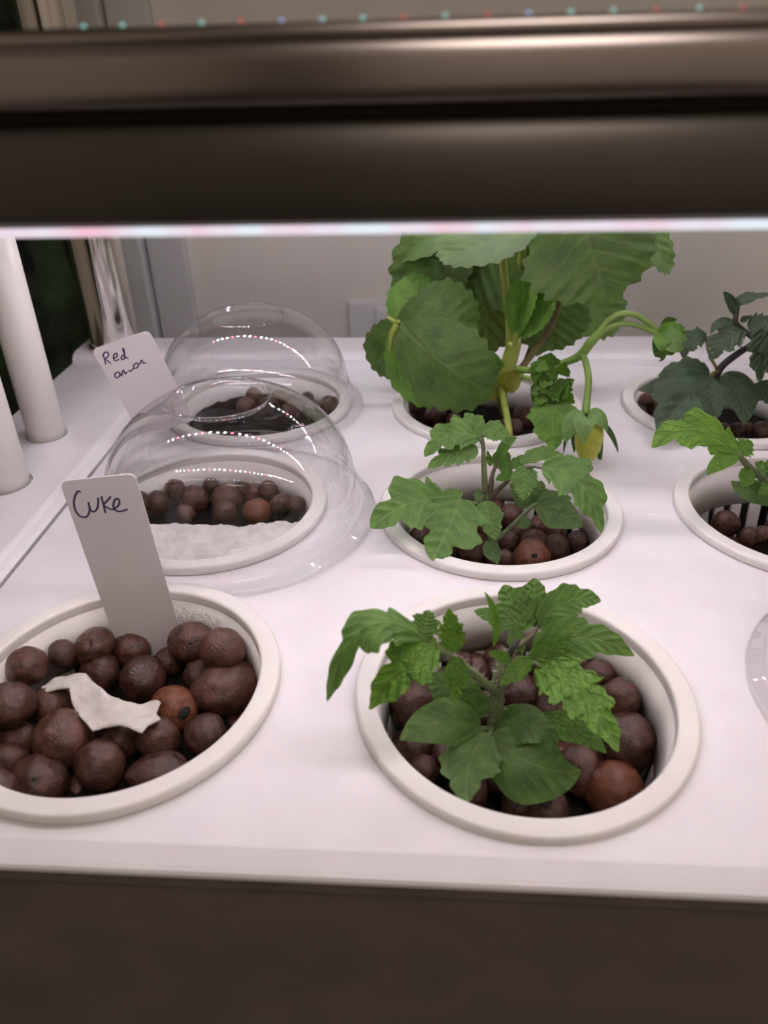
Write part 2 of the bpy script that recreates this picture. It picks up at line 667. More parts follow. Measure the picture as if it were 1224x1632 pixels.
# sloping front apron and skirt
prof = [(DYF, 0), (DYF - .0006, -.00005), (-1.165 * U, -.028 * U), (-1.192 * U, -.038 * U), (-1.203 * U, -.052 * U), (-1.203 * U, -.075 * U), (-1.17 * U, -.075 * U), (DYF, -.003)]
extrude_x('front_apron', prof, DX0, DX1, M_white, deck)
# raised back rim
prof = [(DYB, 0), (5.53 * U, .004), (5.58 * U, .0062), (5.66 * U, .0072), (6.15 * U, .0072), (6.2 * U, .006), (6.2 * U, -.012), (6.15 * U, -.012), (6.12 * U, -.004), (DYB, -.003)]
extrude_x('back_rim', prof, -5.07 * U, DX1, M_white, deck)
box('side_skirt', M_white, deck, DX1 - .001, DX1 + .002, DYF, DYB, -.19 * U, -.0001)
# tiny moulded mark on the deck
rg = lathe('moulded_ring', [(.0030, 0), (.0034, .00018), (.0038, 0)], M_white, deck, 32)
rg.location = atz(1040, 820, ZL) - Vector(deck.location)
rg2 = lathe('moulded_dot', [(0, .0003), (.0010, .00025), (.0014, 0)], M_white, deck, 20)
rg2.location = rg.location

cover = thing('reservoir_cover', 'white side cover with two tube holes, left of the groove', 'cover', (0, 0, ZL))
ez = .0022
T1 = atz(75, 693, ZL + ez)
T2 = atz(8, 770, ZL + ez)
R1, R2 = .182 * U, .215 * U


def cover_mesh():
    """flat plate with two round holes, an edge roll along the groove and skirts"""
    verts, faces = [], []
    X0, X1 = -5.07 * U, -3.90 * U
    y_lo, y_hi = -1.15 * U, 5.5 * U
    z = ez
    ycuts = [y_lo, T2.y - 1.6 * R2, T2.y + 1.6 * R2, T1.y - 1.6 * R1, T1.y + 1.6 * R1, y_hi]
    holes = {1: (T2, R2), 3: (T1, R1)}
    for s in range(5):
        a, b_ = ycuts[s], ycuts[s + 1]
        if s in holes:
            c, r = holes[s]
            r = r * 1.10
            i0 = len(verts)
            n = 40
            for k in range(n):
                t = 2 * math.pi * k / n
                dx, dy = math.cos(t), math.sin(t)
                tx = ((X1 - c.x) if dx > 0 else (c.x - X0)) / max(abs(dx), 1e-9)
                ty = ((b_ - c.y) if dy > 0 else (c.y - a)) / max(abs(dy), 1e-9)
                tt = min(tx, ty)
                verts.extend([(c.x + r * dx, c.y + r * dy, z), (c.x + tt * dx, c.y + tt * dy, z), (c.x + r * dx, c.y + r * dy, z - .003)])
            for k in range(n):
                q = (k + 1) % n
                faces.append((i0 + 3 * k, i0 + 3 * k + 1, i0 + 3 * q + 1, i0 + 3 * q))
                faces.append((i0 + 3 * k + 2, i0 + 3 * k, i0 + 3 * q, i0 + 3 * q + 2))
            for (ex, ey) in ((X0, a), (X1, a), (X1, b_), (X0, b_)):
                ang = math.atan2(ey - c.y, ex - c.x) % (2 * math.pi)
                k = int(ang / (2 * math.pi) * n)
                iv = len(verts)
                verts.append((ex, ey, 0 + z))
                faces.append((i0 + 3 * k + 1, iv, i0 + 3 * ((k + 1) % n) + 1))
        else:
            i = len(verts)
            verts.extend([(X0, a, z), (X1, a, z), (X1, b_, z), (X0, b_, z)])
            faces.append((i, i + 1, i + 2, i + 3))
    # edge roll on the right, skirt on the left
    pr = [(X1, z), (X1 + .0012, z - .0003), (X1 + .0022, z - .0010), (-3.80 * U, z - .0016), (-3.765 * U, z - .0026), (-3.76 * U, z - .0060)]
    i = len(verts)
    for (x, zz) in pr:
        verts.extend([(x, y_lo, zz), (x, y_hi, zz)])
    for k in range(len(pr) - 1):
        faces.append((i + 2 * k, i + 2 * k + 2, i + 2 * k + 3, i + 2 * k + 1))
    i = len(verts)
    verts.extend([(X0, y_lo, z), (X0, y_hi, z), (X0 - .001, y_hi, z - .012), (X0 - .001, y_lo, z - .012)])
    faces.append((i, i + 1, i + 2, i + 3))
    return verts, faces


v, f = cover_mesh()
mesh_obj('cover_plate', v, f, M_white, cover, smooth=False)
box('front_edge', M_white, cover, -5.07 * U, -3.78 * U, -1.203 * U, -1.15 * U, -.075 * U, ez, .0006)
for nm, c, r, lab in (('white_tube', T1, R1, 'slim white plastic tube standing in the farther cover hole'), ('white_tube', T2, R2, 'thicker white plastic tube in the nearer hole at the left edge')):
    t = thing(nm, lab, 'tube', (c.x, c.y, -.06))
    lathe('tube_wall', [(r, 0), (r, .1303 + .06), (r * .86, .1303 + .06), (r * .86, 0)], M_tube, t, 48, True)
    lathe('collar', [(r * 1.14, .06 + ZL + ez - .0032), (r * 1.14, .06 + ZL + ez - .0012), (r * 1.0, .06 + ZL + ez - .0012)], M_tube, t, 48)

# ------------------------------------------------------------------ chrome post and grow-light hood
PX, PY, PR = -4.62 * U, 5.88 * U, .30 * U
po = thing('chrome_post', 'tall polished chrome post at the rear left corner', 'post', (PX, PY, ZL + .0072))
lathe('post_tube', [(PR, 0), (PR, .6), (PR * .9, .605), (0, .606)], M_chrome, po, 64)
lathe('base_ring', [(PR * 1.01, .0), (PR * 1.10, .0), (PR * 1.10, .0016), (PR * 1.01, .002)], M_chrome, po, 64)

hood = thing('grow_light_hood', 'long dark grow light hood with chrome front bar above the plants', 'grow light', (0, 0, 2.74 * U))
HX0, HX1 = -5.6 * U, 4.2 * U
hz = 2.74 * U
Y0 = -.75 * U


def P_(pts):
    return [(y * U, z * U - hz) for (y, z) in pts]


lower = [(-.735, 2.775), (-.745, 2.80), (-.752, 2.87), (-.750, 2.94), (-.742, 2.99), (-.728, 3.03), (-.708, 3.065), (-.68, 3.09), (-.645, 3.105), (-.62, 3.105), (-.62, 2.775)]
extrude_x('lower_bar', P_(lower), HX0, HX1, M_bronze, hood, True)
extrude_x('seam', P_([(-.70, 3.09), (-.70, 3.13), (-.62, 3.13), (-.62, 3.09)]), HX0, HX1, M_pit, hood)
upper = [(-.735, 3.128), (-.748, 3.14), (-.751, 3.18), (-.750, 3.25), (-.742, 3.288), (-.735, 3.292), (-.748, 3.30), (-.752, 3.315), (-.745, 3.335), (-.725, 3.346), (-.62, 3.346), (-.62, 3.128)]
extrude_x('chrome_bar', P_(upper), HX0, HX1, M_chromebar, hood, True)
# lit edge under the bar: milky strip next to the first LED row
M_diff = led_mat('lit_diffuser_edge', (1, .9, .98), .95)
nt = M_diff.node_tree
tc = nt.nodes.new('ShaderNodeTexCoord')
mp = nt.nodes.new('ShaderNodeMapping')
mp.inputs['Scale'].default_value = (70, 0, 0)
nz = nt.nodes.new('ShaderNodeTexNoise')
nz.inputs['Scale'].default_value = 1
cr = nt.nodes.new('ShaderNodeValToRGB')
cr.color_ramp.elements[0].position, cr.color_ramp.elements[0].color = .36, (.95, .60, .72, 1)
cr.color_ramp.elements[1].position, cr.color_ramp.elements[1].color = .58, (.86, .92, 1.0, 1)
for a, b_ in ((tc.outputs['Object'], mp.inputs[0]), (mp.outputs[0], nz.inputs['Vector']), (nz.outputs['Fac'], cr.inputs[0]), (cr.outputs[0], nt.nodes['Emission'].inputs[0])):
    nt.links.new(a, b_)
extrude_x('diffuser_edge', P_([(-.74, 2.745), (-.742, 2.775), (-.715, 2.775), (-.715, 2.745)]), HX0, HX1, M_diff, hood)
box('light_panel', M_bronze, hood, HX0, HX1, -.62 * U, 6.3 * U, 2.90 * U - hz, 3.33 * U - hz, .002)
for yy in (6.2 * U,):
    box('rear_bar', M_bronze, hood, HX0, HX1, yy, yy + .006, 2.775 * U - hz, 2.9 * U - hz, .001)
bead = None
for ri, yy in enumerate((-.50, .15, 1.9, 4.3)):
    box('circuit_strip', M_white, hood, HX0 + .01, HX1 - .01, yy * U - .005, yy * U + .005, 2.885 * U - hz, 2.90 * U - hz)
    xa, xb = (HX0 + .02, HX1 - .02) if ri == 0 else (-4.1 * U, 3.4 * U)
    n = 44 if ri == 0 else 35
    for k in range(n):
        x = xa + (xb - xa) * (k + .5 * (ri % 2)) / n
        mt = (LED_R, LED_W, LED_P, LED_W)[(k + ri) % 4] if ri in (1, 2) else (LED_RF, LED_WF, LED_WF)[k % 3] if ri == 0 else (LED_R2, LED_W2, LED_W2, LED_W2)[k % 4]
        if bead is None or True:
            key = 'bead_' + mt.name
            if key not in bpy.data.meshes:
                bm = bmesh.new()
                box_bm(bm, -.0016, .0016, -.0016, .0016, -.0009, 0, .0005, 1)
                me = bpy.data.meshes.new(key)
                bm.to_mesh(me)
                bm.free()
                me.materials.append(mt)
            o = bpy.data.objects.new('led_bead', bpy.data.meshes[key])
            o.location = (x, yy * U, 2.885 * U - hz)
            link(o, hood)
for k in range(34):  # emissive dots standing in for coloured LED glints on the bar's top edge
    x = -1.62 * U + k * .1215 * U
    mt = (LED_G, LED_G, LED_RG, LED_G, LED_RG, LED_B)[k % 6]
    o = lathe('indicator_led', [(0, .0005), (.0003, .0004), (.0004, -.0002)], mt, hood, 8)
    o.location = (x, -.70 * U, 3.346 * U - hz)

# ------------------------------------------------------------------ net pots
POTS = {}
rib_me = None


def make_pot(key, ci, cj, label, ribs=False, tilt=(0, 0), off=(0, 0)):
    global rib_me
    loc = (ci * SX + off[0] * U, cj * SY + off[1] * U, 0)
    t = thing('net_pot', label, 'pot', loc, 'white net pots in the deck')
    t.rotation_euler = (math.radians(tilt[0]), math.radians(tilt[1]), 0)
    ri, ro = .873 * U, U
    d = .45 * U
    e = .00012
    prof = [(ro - e, ZL + .0003), (ro, ZL + .0003 + e), (ro, -.0008), (ro - e, -.0005), (ro - .0004, -.00018), (ro - .0007, -.00004), (ro - .0010, 0), (ri + .0010, 0), (ri + .0007, -.00005), (ri + .0003, -.0003), (ri + e, -.0006), (ri, -.0010),
            (ri, -.004 + e), (ri, -.004), (.905 * U, -.004), (.905 * U, ZL + .0003)]
    lathe('rim', prof, M_pot, t, 128, True)
    wt = .0011
    r1 = ri - .055 * U
    lathe('wall', [(ri, -.0035), (r1, -d), (r1 + wt, -d), (ri + wt, -.0035)], M_pot, t, 96, True)
    r2 = .74 * U
    d2 = 1.12 * U
    n = 28
    half = math.pi / n * .56

    def rib_mesh(angs):
        verts, faces = [], []
        for a in angs:
            i = len(verts)
            for (r, z) in ((r1, -d), (r2, -d2)):
                for (rr, s) in ((r, -half), (r, half), (r + wt, half), (r + wt, -half)):
                    verts.append((rr * math.cos(a + s), rr * math.sin(a + s), z))
            for q in range(4):
                p = (q + 1) % 4
                faces.append((i + q, i + p, i + 4 + p, i + 4 + q))
        return verts, faces
    if ribs:
        if rib_me is None:
            o = mesh_obj('rib', *rib_mesh([0]), M_pot, t, False)
            rib_me = o.data
            first = 1
        else:
            first = 0
        for k in range(first, n):
            o = bpy.data.objects.new('rib', rib_me)
            o.rotation_euler = (0, 0, 2 * math.pi * k / n)
            link(o, t)
    else:
        mesh_obj('basket', *rib_mesh([2 * math.pi * k / n for k in range(n)]), M_pot, t, False)
    lathe('bottom', [(0, -d2), (r2, -d2), (r2 + wt, -d2 + .001), (r2 + wt, -d2 - .0015), (0, -d2 - .0015)], M_pot, t, 48)
    POTS[key] = t
    return t


make_pot('A', -1, 0, 'white net pot of clay pebbles holding the Cuke tag', off=(-.02, .0))
make_pot('B', 0, 0, 'white net pot with the nearest tomato seedling, front row', True, tilt=(1.3, 1.0))
make_pot('C', -1, 1, 'white net pot under the nearer clear dome', False)
make_pot('D', 0, 1, 'white net pot with tomato seedling in the middle of the deck', False)
make_pot('E', 1, 1, 'white net pot with open slots, cut off by the right edge, middle row', True)
make_pot('F', -1, 2, 'white net pot under the farther clear dome', False)
make_pot('G', 0, 2, 'white net pot holding the strawberry plant', False)
make_pot('H', 1, 2, 'white net pot with the dark leaved seedling at the back right', False)
make_pot('I', 1, 0, 'white net pot at the front right under the dome at the picture edge', False, off=(.08, 0))

# ------------------------------------------------------------------ clay pebbles
PEB = []


def pebble_mesh(seed):
    bm = bmesh.new()
    bmesh.ops.create_icosphere(bm, subdivisions=4, radius=1)
    rr = random.Random(seed)
    off = Vector((rr.uniform(0, 50), rr.uniform(0, 50), rr.uniform(0, 50)))
    sx, sy, sz = 1 + rr.uniform(-.06, .12), 1 + rr.uniform(-.08, .08), 1 + rr.uniform(-.1, .06)
    pits = [Vector((rr.gauss(0, 1), rr.gauss(0, 1), rr.gauss(0, 1))).normalized() for _ in range(9)]
    for v in bm.verts:
        n = v.co.normalized()
        d = 1 + .085 * noise.noise(n * 1.3 + off) + .035 * noise.noise(n * 3.1 + off) + .012 * noise.noise(n * 9 + off)
        for p in pits:
            a = 1 - n.dot(p)
            if a < .02:
                d -= .07 * (1 - a / .02)
        v.co = Vector((n.x * sx, n.y * sy, n.z * sz)) * d
    me = bpy.data.meshes.new('clay_pebble')
    bm.to_mesh(me)
    bm.free()
    me.polygons.foreach_set('use_smooth', [True] * len(me.polygons))
    return me


PMESH = [pebble_mesh(s) for s in range(9)]
for pm in PMESH:
    pm.materials.append(M_pebble)
PMESH_R = [pm.copy() for pm in PMESH[:3]]
for pm in PMESH_R:
    pm.materials.clear()
    pm.materials.append(M_pebble_red)
PIT_ME = None


def pebble(c, r, label, group, red=False, pit=None, stretch=None):
    global PIT_ME
    o = bpy.data.objects.new('clay_pebble', RNG.choice(PMESH_R if red else PMESH))
    o.location = c
    o.scale = (r, r, r) if not stretch else (r * stretch[0], r * stretch[1], r * stretch[2])
    o.rotation_euler = (RNG.uniform(0, 6), RNG.uniform(0, 6), RNG.uniform(0, 6)) if not stretch else (0, 0, stretch[3])
    link(o)
    tag(o, label, 'pebble', group)
    PEB.append((Vector(c), r))
    if pit:
        d = (CAM - Vector(c)).normalized()
        side = RT * pit[0] + UP * pit[1]
        d = (d * math.sqrt(max(.1, 1 - side.length_squared)) + side).normalized()
        bm = bmesh.new()
        bmesh.ops.create_icosphere(bm, subdivisions=2, radius=1)
        for v in bm.verts:
            v.co *= 1 + .3 * noise.noise(v.co * 2 + Vector(c) * 100)
        q = bm_obj('pit', bm, M_pit, o, True)
        rot = d.to_track_quat('Z', 'Y').to_matrix().to_4x4()
        wm = Matrix.Translation(Vector(c) + d * r * .99) @ rot @ Matrix.Diagonal((r * pit[2], r * pit[2] * .8, r * .06, 1))
        M0 = Matrix.LocRotScale(o.location, o.rotation_euler, o.scale)
        q.matrix_parent_inverse = M0.inverted()
        q.matrix_basis = wm
    return o


PKEY = {'front left pot': 'A', 'nearest tomato pot': 'B', 'nearer dome pot': 'C', 'middle tomato pot': 'D', 'slotted pot at right edge': 'E', 'farther dome pot': 'F', 'strawberry pot': 'G', 'back right pot': 'H'}
ORD = ('leftmost', 'second from left', 'third from left', 'fourth from left', 'fifth from left', 'rightmost')
ROWS = ('backmost', 'second', 'third', 'fourth', 'fifth', 'nearest')


def pebbles_px(lst, off, s, z, label, group, special=None, pot='', adj='brown', per=5):
    """lst of (x, y, r[, dz]) in crop pixels; labels tell row and place"""
    special = special or {}
    free = [i for i in range(len(lst)) if 'label' not in special.get(i, {})]
    free.sort(key=lambda i: lst[i][1])
    rows = [free[k:k + per] for k in range(0, len(free), per)]
    names = {}
    for ri, row in enumerate(rows):
        row.sort(key=lambda i: lst[i][0])
        rn = ROWS[ri] if ri < len(rows) - 1 or ri == 0 else 'nearest'
        for k, i in enumerate(row):
            names[i] = f"{adj} clay pebble, {ORD[k] if k < len(row) - 1 or k == 0 else 'rightmost'} in the {rn} row, {pot}"
    for i, it in enumerate(lst):
        x, y, r = it[:3]
        zz = z + (it[3] if len(it) > 3 else 0) * U
        px, py = off[0] + x / s, off[1] + y / s
        c = POTS[PKEY[pot]].location
        while True:                       # lift until it clears the sloping pot wall
            p = atz(px, py, zz)
            rad = r / s * depth(p) / F_PX
            if (p.xy - c.xy).length + rad < .86 * U or zz > -.16 * U:
                break
            zz += .01 * U
        kw = special.get(i, {})
        pebble(p, rad, kw.get('label', names.get(i, label)), group, kw.get('red', False), kw.get('pit'), kw.get('stretch'))


def filler(key, z, n, label, group, r0=.125, r1=.16, rmax=.70, zr=.12):
    c = POTS[key].location
    tries = 0
    made = 0
    while made < n and tries < 4000:
        tries += 1
        a = RNG.uniform(0, 2 * math.pi)
        rr = rmax * math.sqrt(RNG.random())
        r = RNG.uniform(r0, r1) * U
        p = Vector((c.x + rr * U * math.cos(a), c.y + rr * U * math.sin(a), z + RNG.uniform(-zr, 0) * U))
        if all((p - q).length > (r + s) * .93 for q, s in PEB):
            pebble(p, r, label, group)
            made += 1


def sponge(key, z, label, rad=.80):
    """dark peat filling"""
    c = POTS[key].location
    verts, faces = [(0, 0, 0)], []
    n, k = 64, 14
    for i in range(1, k + 1):
        for j in range(n):
            a = 2 * math.pi * j / n
            r = rad * U * i / k
            zz = .0016 * noise.noise(Vector((r * math.cos(a) * 260, r * math.sin(a) * 260, key.__hash__() % 7 if False else ord(key)))) + .0010 * noise.noise(Vector((r * math.cos(a) * 800, r * math.sin(a) * 800, 3)))
            verts.append((r * math.cos(a), r * math.sin(a), zz))
    for j in range(n):
        faces.append((0, 1 + j, 1 + (j + 1) % n))
    for i in range(k - 1):
        for j in range(n):
            a, b_ = 1 + i * n + j, 1 + i * n + (j + 1) % n
            faces.append((a, a + n, b_ + n, b_))
    # skirt + base
    i0 = len(verts)
    for j in range(n):
        a = 2 * math.pi * j / n
        rb = .735 * U
        verts.append((rb * math.cos(a), rb * math.sin(a), -1.115 * U - z))
    for j in range(n):
        a, b_ = 1 + (k - 1) * n + j, 1 + (k - 1) * n + (j + 1) % n
        faces.append((a, i0 + j, i0 + (j + 1) % n, b_))
    faces.append(tuple(range(i0, i0 + n))[::-1])
    o = mesh_obj('peat_plug', verts, faces, M_soil)
    o.location = (c.x, c.y, z)
    return tag(o, label, 'growing medium')


GA = 'pebbles in the Cuke pot'
LA = 'clay pebble wedged low between others in the front left pot'
A_list = [(110, 415, 77), (255, 362, 58), (385, 330, 80), (535, 345, 80), (780, 318, 94, .03), (905, 345, 95), (405, 440, 80), (580, 465, 101),
          (690, 392, 58, -.05), (812, 448, 68), (920, 500, 118, .02), (705, 590, 102, -.02), (40, 570, 96), (215, 585, 88), (257, 705, 120, .04), (70, 720, 78, -.04),
          (405, 815, 104), (485, 720, 72, -.06), (640, 705, 90), (835, 690, 88), (640, 840, 110, -.06), (150, 895, 122, -.04), (40, 800, 82), (-90, 560, 90), (-110, 720, 95), (-60, 840, 85), (-10, 930, 90, -.03)]
pebbles_px(A_list, (0, 900), 2.55, -.40 * U, LA, GA, pot='front left pot', special={
    11: dict(red=True, label='rusty red clay pebble beside the torn tissue, front left pot', pit=(.45, -.1, .28)),
    4: dict(label='large brown clay pebble with a pinhole touching the Cuke tag', pit=(-.08, .0, .10)),
    10: dict(label='biggest lumpy clay pebble at the right wall, front left pot', stretch=(1.12, .9, .88, .5), pit=(-.75, -.3, .10)),
    14: dict(label='large smooth clay pebble just left below the torn tissue'),
    21: dict(label='clay pebble with a pinhole at the near rim, front left pot', pit=(-.1, .2, .09)),
    20: dict(label='long flat clay pebble half hidden by the near rim, front left pot', stretch=(1.2, .8, .62, .35))})
sponge('A', -.54 * U, 'black fibrous peat between the pebbles of the front left pot')
filler('A', -.56 * U, 16, LA, GA)

GB = 'pebbles in the nearest tomato pot'
LB = 'clay pebble wedged low between others in the nearest tomato pot'
B_list = [(305, 432, 74), (490, 318, 50), (515, 440, 55), (628, 395, 68), (700, 365, 50), (750, 438, 78), (930, 412, 66), (955, 540, 92),
          (915, 690, 92), (812, 625, 78), (712, 745, 68), (620, 728, 52), (400, 580, 48), (300, 560, 62), (335, 625, 48), (480, 690, 52), (655, 560, 60), (560, 640, 60), (410, 350, 44), (870, 335, 50), (600, 305, 50), (790, 312, 55), (560, 285, 44), (700, 300, 50), (450, 300, 40)]
pebbles_px(B_list, (500, 900), 1.9125, -.60 * U, LB, GB, pot='nearest tomato pot', special={
    7: dict(label='largest brown clay pebble right of the nearest tomato seedling'),
    8: dict(red=True, label='reddish clay pebble at the near right rim, nearest tomato pot'),
    10: dict(label='clay pebble with a black hole at the near rim below tomato leaves', pit=(-.1, .35, .32)),
    0: dict(label='clay pebble with sandy top under the left tomato leaf')})
sponge('B', -.72 * U, 'black wet peat under the nearest tomato seedling', .76)
filler('B', -.66 * U, 22, LB, GB)

GC = 'pebbles under the nearer dome'
LC = 'brown clay pebble behind the white wool under the nearer dome'
C_list = [(240, 272, 57), (400, 258, 66), (535, 250, 66), (360, 322, 48, -.05), (530, 318, 56, -.05), (665, 310, 62, -.03), (655, 235, 46, -.08), (765, 275, 48), (150, 270, 55), (830, 280, 42), (710, 215, 40, -.1), (600, 215, 40, -.1), (470, 205, 40, -.12), (320, 215, 45, -.12)]
pebbles_px(C_list, (160, 700), 2.661, -.34 * U, LC, GC, pot='nearer dome pot', special={5: dict(red=True, label='reddish clay pebble at the wool edge under the nearer dome')})
sponge('C', -.42 * U, 'dark peat in the pot under the nearer dome')

GD = 'pebbles in the middle tomato pot'
LD = 'clay pebble wedged low between others in the middle tomato pot'
D_list = [(670, 570, 56), (785, 578, 70), (882, 592, 66), (978, 565, 52), (770, 640, 88, -.02), (650, 642, 42), (510, 605, 72), (685, 455, 60), (615, 412, 36), (810, 495, 52), (280, 548, 52), (380, 600, 60), (730, 520, 50), (880, 520, 50), (580, 500, 55), (450, 500, 55), (340, 480, 55)]
pebbles_px(D_list, (570, 660), 2.782, -.52 * U, LD, GD, pot='middle tomato pot', special={4: dict(red=True, label='rusty clay pebble with a black hole, middle tomato pot', pit=(.15, .15, .16))})
sponge('D', -.64 * U, 'black wet peat under the middle tomato seedling', .77)
filler('D', -.58 * U, 16, LD, GD)

GE = 'pebbles in the slotted pot'
LE = 'clay pebble wedged low between others in the slotted pot'
pebbles_px([(735, 1135, 128), (960, 1262, 100, -.04), (1085, 1240, 85), (1250, 1300, 110), (1400, 1250, 110), (1200, 1150, 90, -.05), (1350, 1100, 90, -.05)], (1030, 640), 5.83, -.52 * U, LE, GE, pot='slotted pot at right edge',
           special={0: dict(label='clay pebble with a pinhole in front of the pot slots', pit=(.2, .3, .11))})
sponge('E', -.78 * U, 'black peat in the slotted pot at the right edge', .76)
filler('E', -.66 * U, 8, LE, GE)

GF = 'pebbles under the farther dome'
LF = 'brown clay pebble under the farther dome'
pebbles_px([(850, 592, 36), (970, 640, 60), (890, 655, 50), (760, 660, 55), (640, 640, 55), (520, 640, 55), (700, 590, 45), (560, 580, 45)], (240, 460), 3.4, -.14 * U, LF, GF, pot='farther dome pot')
sponge('F', -.24 * U, 'dark peat in the farther dome pot, raised to darken its interior')  # dark fill set high, standing in for the shaded inner wall

GG = 'pebbles in the strawberry pot'
LG = 'dark brown clay pebble in the strawberry pot'
pebbles_px([(220, 352, 52), (305, 410, 72), (195, 285, 42), (800, 425, 62), (745, 485, 52), (690, 475, 40), (960, 330, 60), (900, 400, 50), (280, 320, 50), (420, 440, 40), (990, 270, 50)], (600, 540), 3.4, -.30 * U, LG, GG, pot='strawberry pot', adj='dark brown')
sponge('G', -.40 * U, 'black mossy peat around the strawberry crown')

GH = 'pebbles in the dark seedling pot'
LH = 'reddish brown clay pebble in the back right pot'
pebbles_px([(1130, 1440, 85), (900, 1440, 75), (1000, 1420, 60), (60, 1150, 70), (1280, 1430, 80), (780, 1420, 60), (130, 1230, 70)], (1020, 440), 5.83, -.28 * U, LH, GH, pot='back right pot', adj='reddish')
sponge('H', -.40 * U, 'black peat around the dark seedling at the back right')
sponge('I', -.36 * U, 'black peat in the pot under the dome at the right picture edge')

# condensation on the inner wall of the front left pot, too many to count
def droplets(key, a0, a1, n, zlo, zhi):
    t = POTS[key]
    rr = random.Random(5)
    verts, faces = [], []
    for _ in range(n):
        a = math.radians(rr.uniform(a0, a1))
        z = -rr.uniform(zlo, zhi) * U
        R0 = (.873 - .055 * (-z / U) / .45) * U - .00002
        rad = rr.uniform(.00022, .00050)
        c = Vector((R0 * math.cos(a), R0 * math.sin(a), z))
        nn = Vector((-math.cos(a), -math.sin(a), 0))
        e1 = Vector((-math.sin(a), math.cos(a), 0))
        e2 = Vector((0, 0, 1))
        k = len(verts)
        for (rad_f, h) in ((1, 0), (.72, .45)):
            for j in range(8):
                b = j * math.pi / 4
                verts.append(c + (e1 * math.cos(b) + e2 * math.sin(b)) * rad * rad_f + nn * rad * h)
        verts.append(c + nn * rad * .6)
        for j in range(8):
            q = (j + 1) % 8
            faces += [(k + j, k + q, k + 8 + q, k + 8 + j), (k + 8 + j, k + 8 + q, k + 16)]
    o = mesh_obj('condensation', verts, faces, M_drop, t)
    o['kind'] = 'stuff'
    tag(o, 'tiny clear water droplets on the inner wall')
    return o


droplets('A', 58, 100, 420, .12, .34)

# ------------------------------------------------------------------ tissue and wool


def sheet_px(name, poly, off, s, zfun, thick, mt, label, cuts=4, amp=.0008, freq=260):
    bm = bmesh.new()
    vs_ = []
    for (x, y) in poly:
        vs_.append(bm.verts.new(atz(off[0] + x / s, off[1] + y / s, zfun)))
    fc = bm.faces.new(vs_)
    bmesh.ops.triangulate(bm, faces=[fc])
    for _ in range(cuts):
        long = [e for e in bm.edges if e.calc_length() > .0016]
        if not long:
            break
        bmesh.ops.subdivide_edges(bm, edges=long, cuts=1, use_grid_fill=True)
        bmesh.ops.triangulate(bm, faces=bm.faces)
    for v_ in bm.verts:
        v_.co.z += amp * noise.noise(v_.co * freq) + amp * 2.0 * noise.noise(v_.co * freq * .35 + Vector((5, 3, 1)))
    o = bm_obj(name, bm, mt, None, True)
    sm = o.modifiers.new('thickness', 'SOLIDIFY')
    sm.thickness = thick
    sm.offset = 0
    return tag(o, label, 'tissue')


sheet_px('tissue_scrap', [(165, 490), (200, 462), (290, 447), (350, 450), (400, 505), (440, 540), (500, 562), (560, 560), (635, 543), (652, 560), (630, 600), (655, 635), (600, 655), (575, 682), (530, 668), (490, 652), (420, 652), (372, 665), (320, 612), (292, 562), (285, 512), (235, 505), (190, 512)],
         (0, 900), 2.55, -.235 * U, .0007, M_tissue, 'torn white tissue scrap lying on pebbles of the Cuke pot', amp=.0012)


def wool():
    c = POTS['C'].location
    verts, faces = [], []
    n, k = 60, 22
    R = .845 * U
    ytop = -.06 * U
    grid = {}
    for i in range(n + 1):
        for j in range(k + 1):
            s = -1 + 2 * i / n
            x = s * R * .985
            yb = -math.sqrt(max(0, R * R - x * x))
            yt = ytop + .0016 * noise.noise(Vector((x * 200, 0, 1))) + .0006 * noise.noise(Vector((x * 700, 0, 2)))
            yt = max(yt, yb)
            y = yb + (yt - yb) * j / k
            edge = min(1, j / 2, (k - j) / 2, (i + .5) / 2, (n - i + .5) / 2)
            z = -.16 * U + .0016 * noise.noise(Vector((x * 120, y * 120, 0))) + .0008 * noise.noise(Vector((x * 420, y * 420, 4))) - .0045 * (1 - edge) ** 2
            grid[i, j] = len(verts)
            verts.append((x, y, z))
    m0 = len(verts)
    verts += [(x, y, -.36 * U) for (x, y, z) in verts[:m0]]
    for i in range(n):
        for j in range(k):
            a, b_, c_, d = grid[i, j], grid[i + 1, j], grid[i + 1, j + 1], grid[i, j + 1]
            faces.append((a, b_, c_, d))
            faces.append((a + m0, d + m0, c_ + m0, b_ + m0))
    for i in range(n):
        for j in (0, k):
            a, b_ = grid[i, j], grid[i + 1, j]
            faces.append((a, b_, b_ + m0, a + m0))
    o = mesh_obj('wool_pad', verts, faces, M_wool)
    o.location = (c.x, c.y, 0)
    tag(o, 'white damp cotton wool pad in front half of the domed pot', 'wool')
    return o


wool()

# ------------------------------------------------------------------ domes


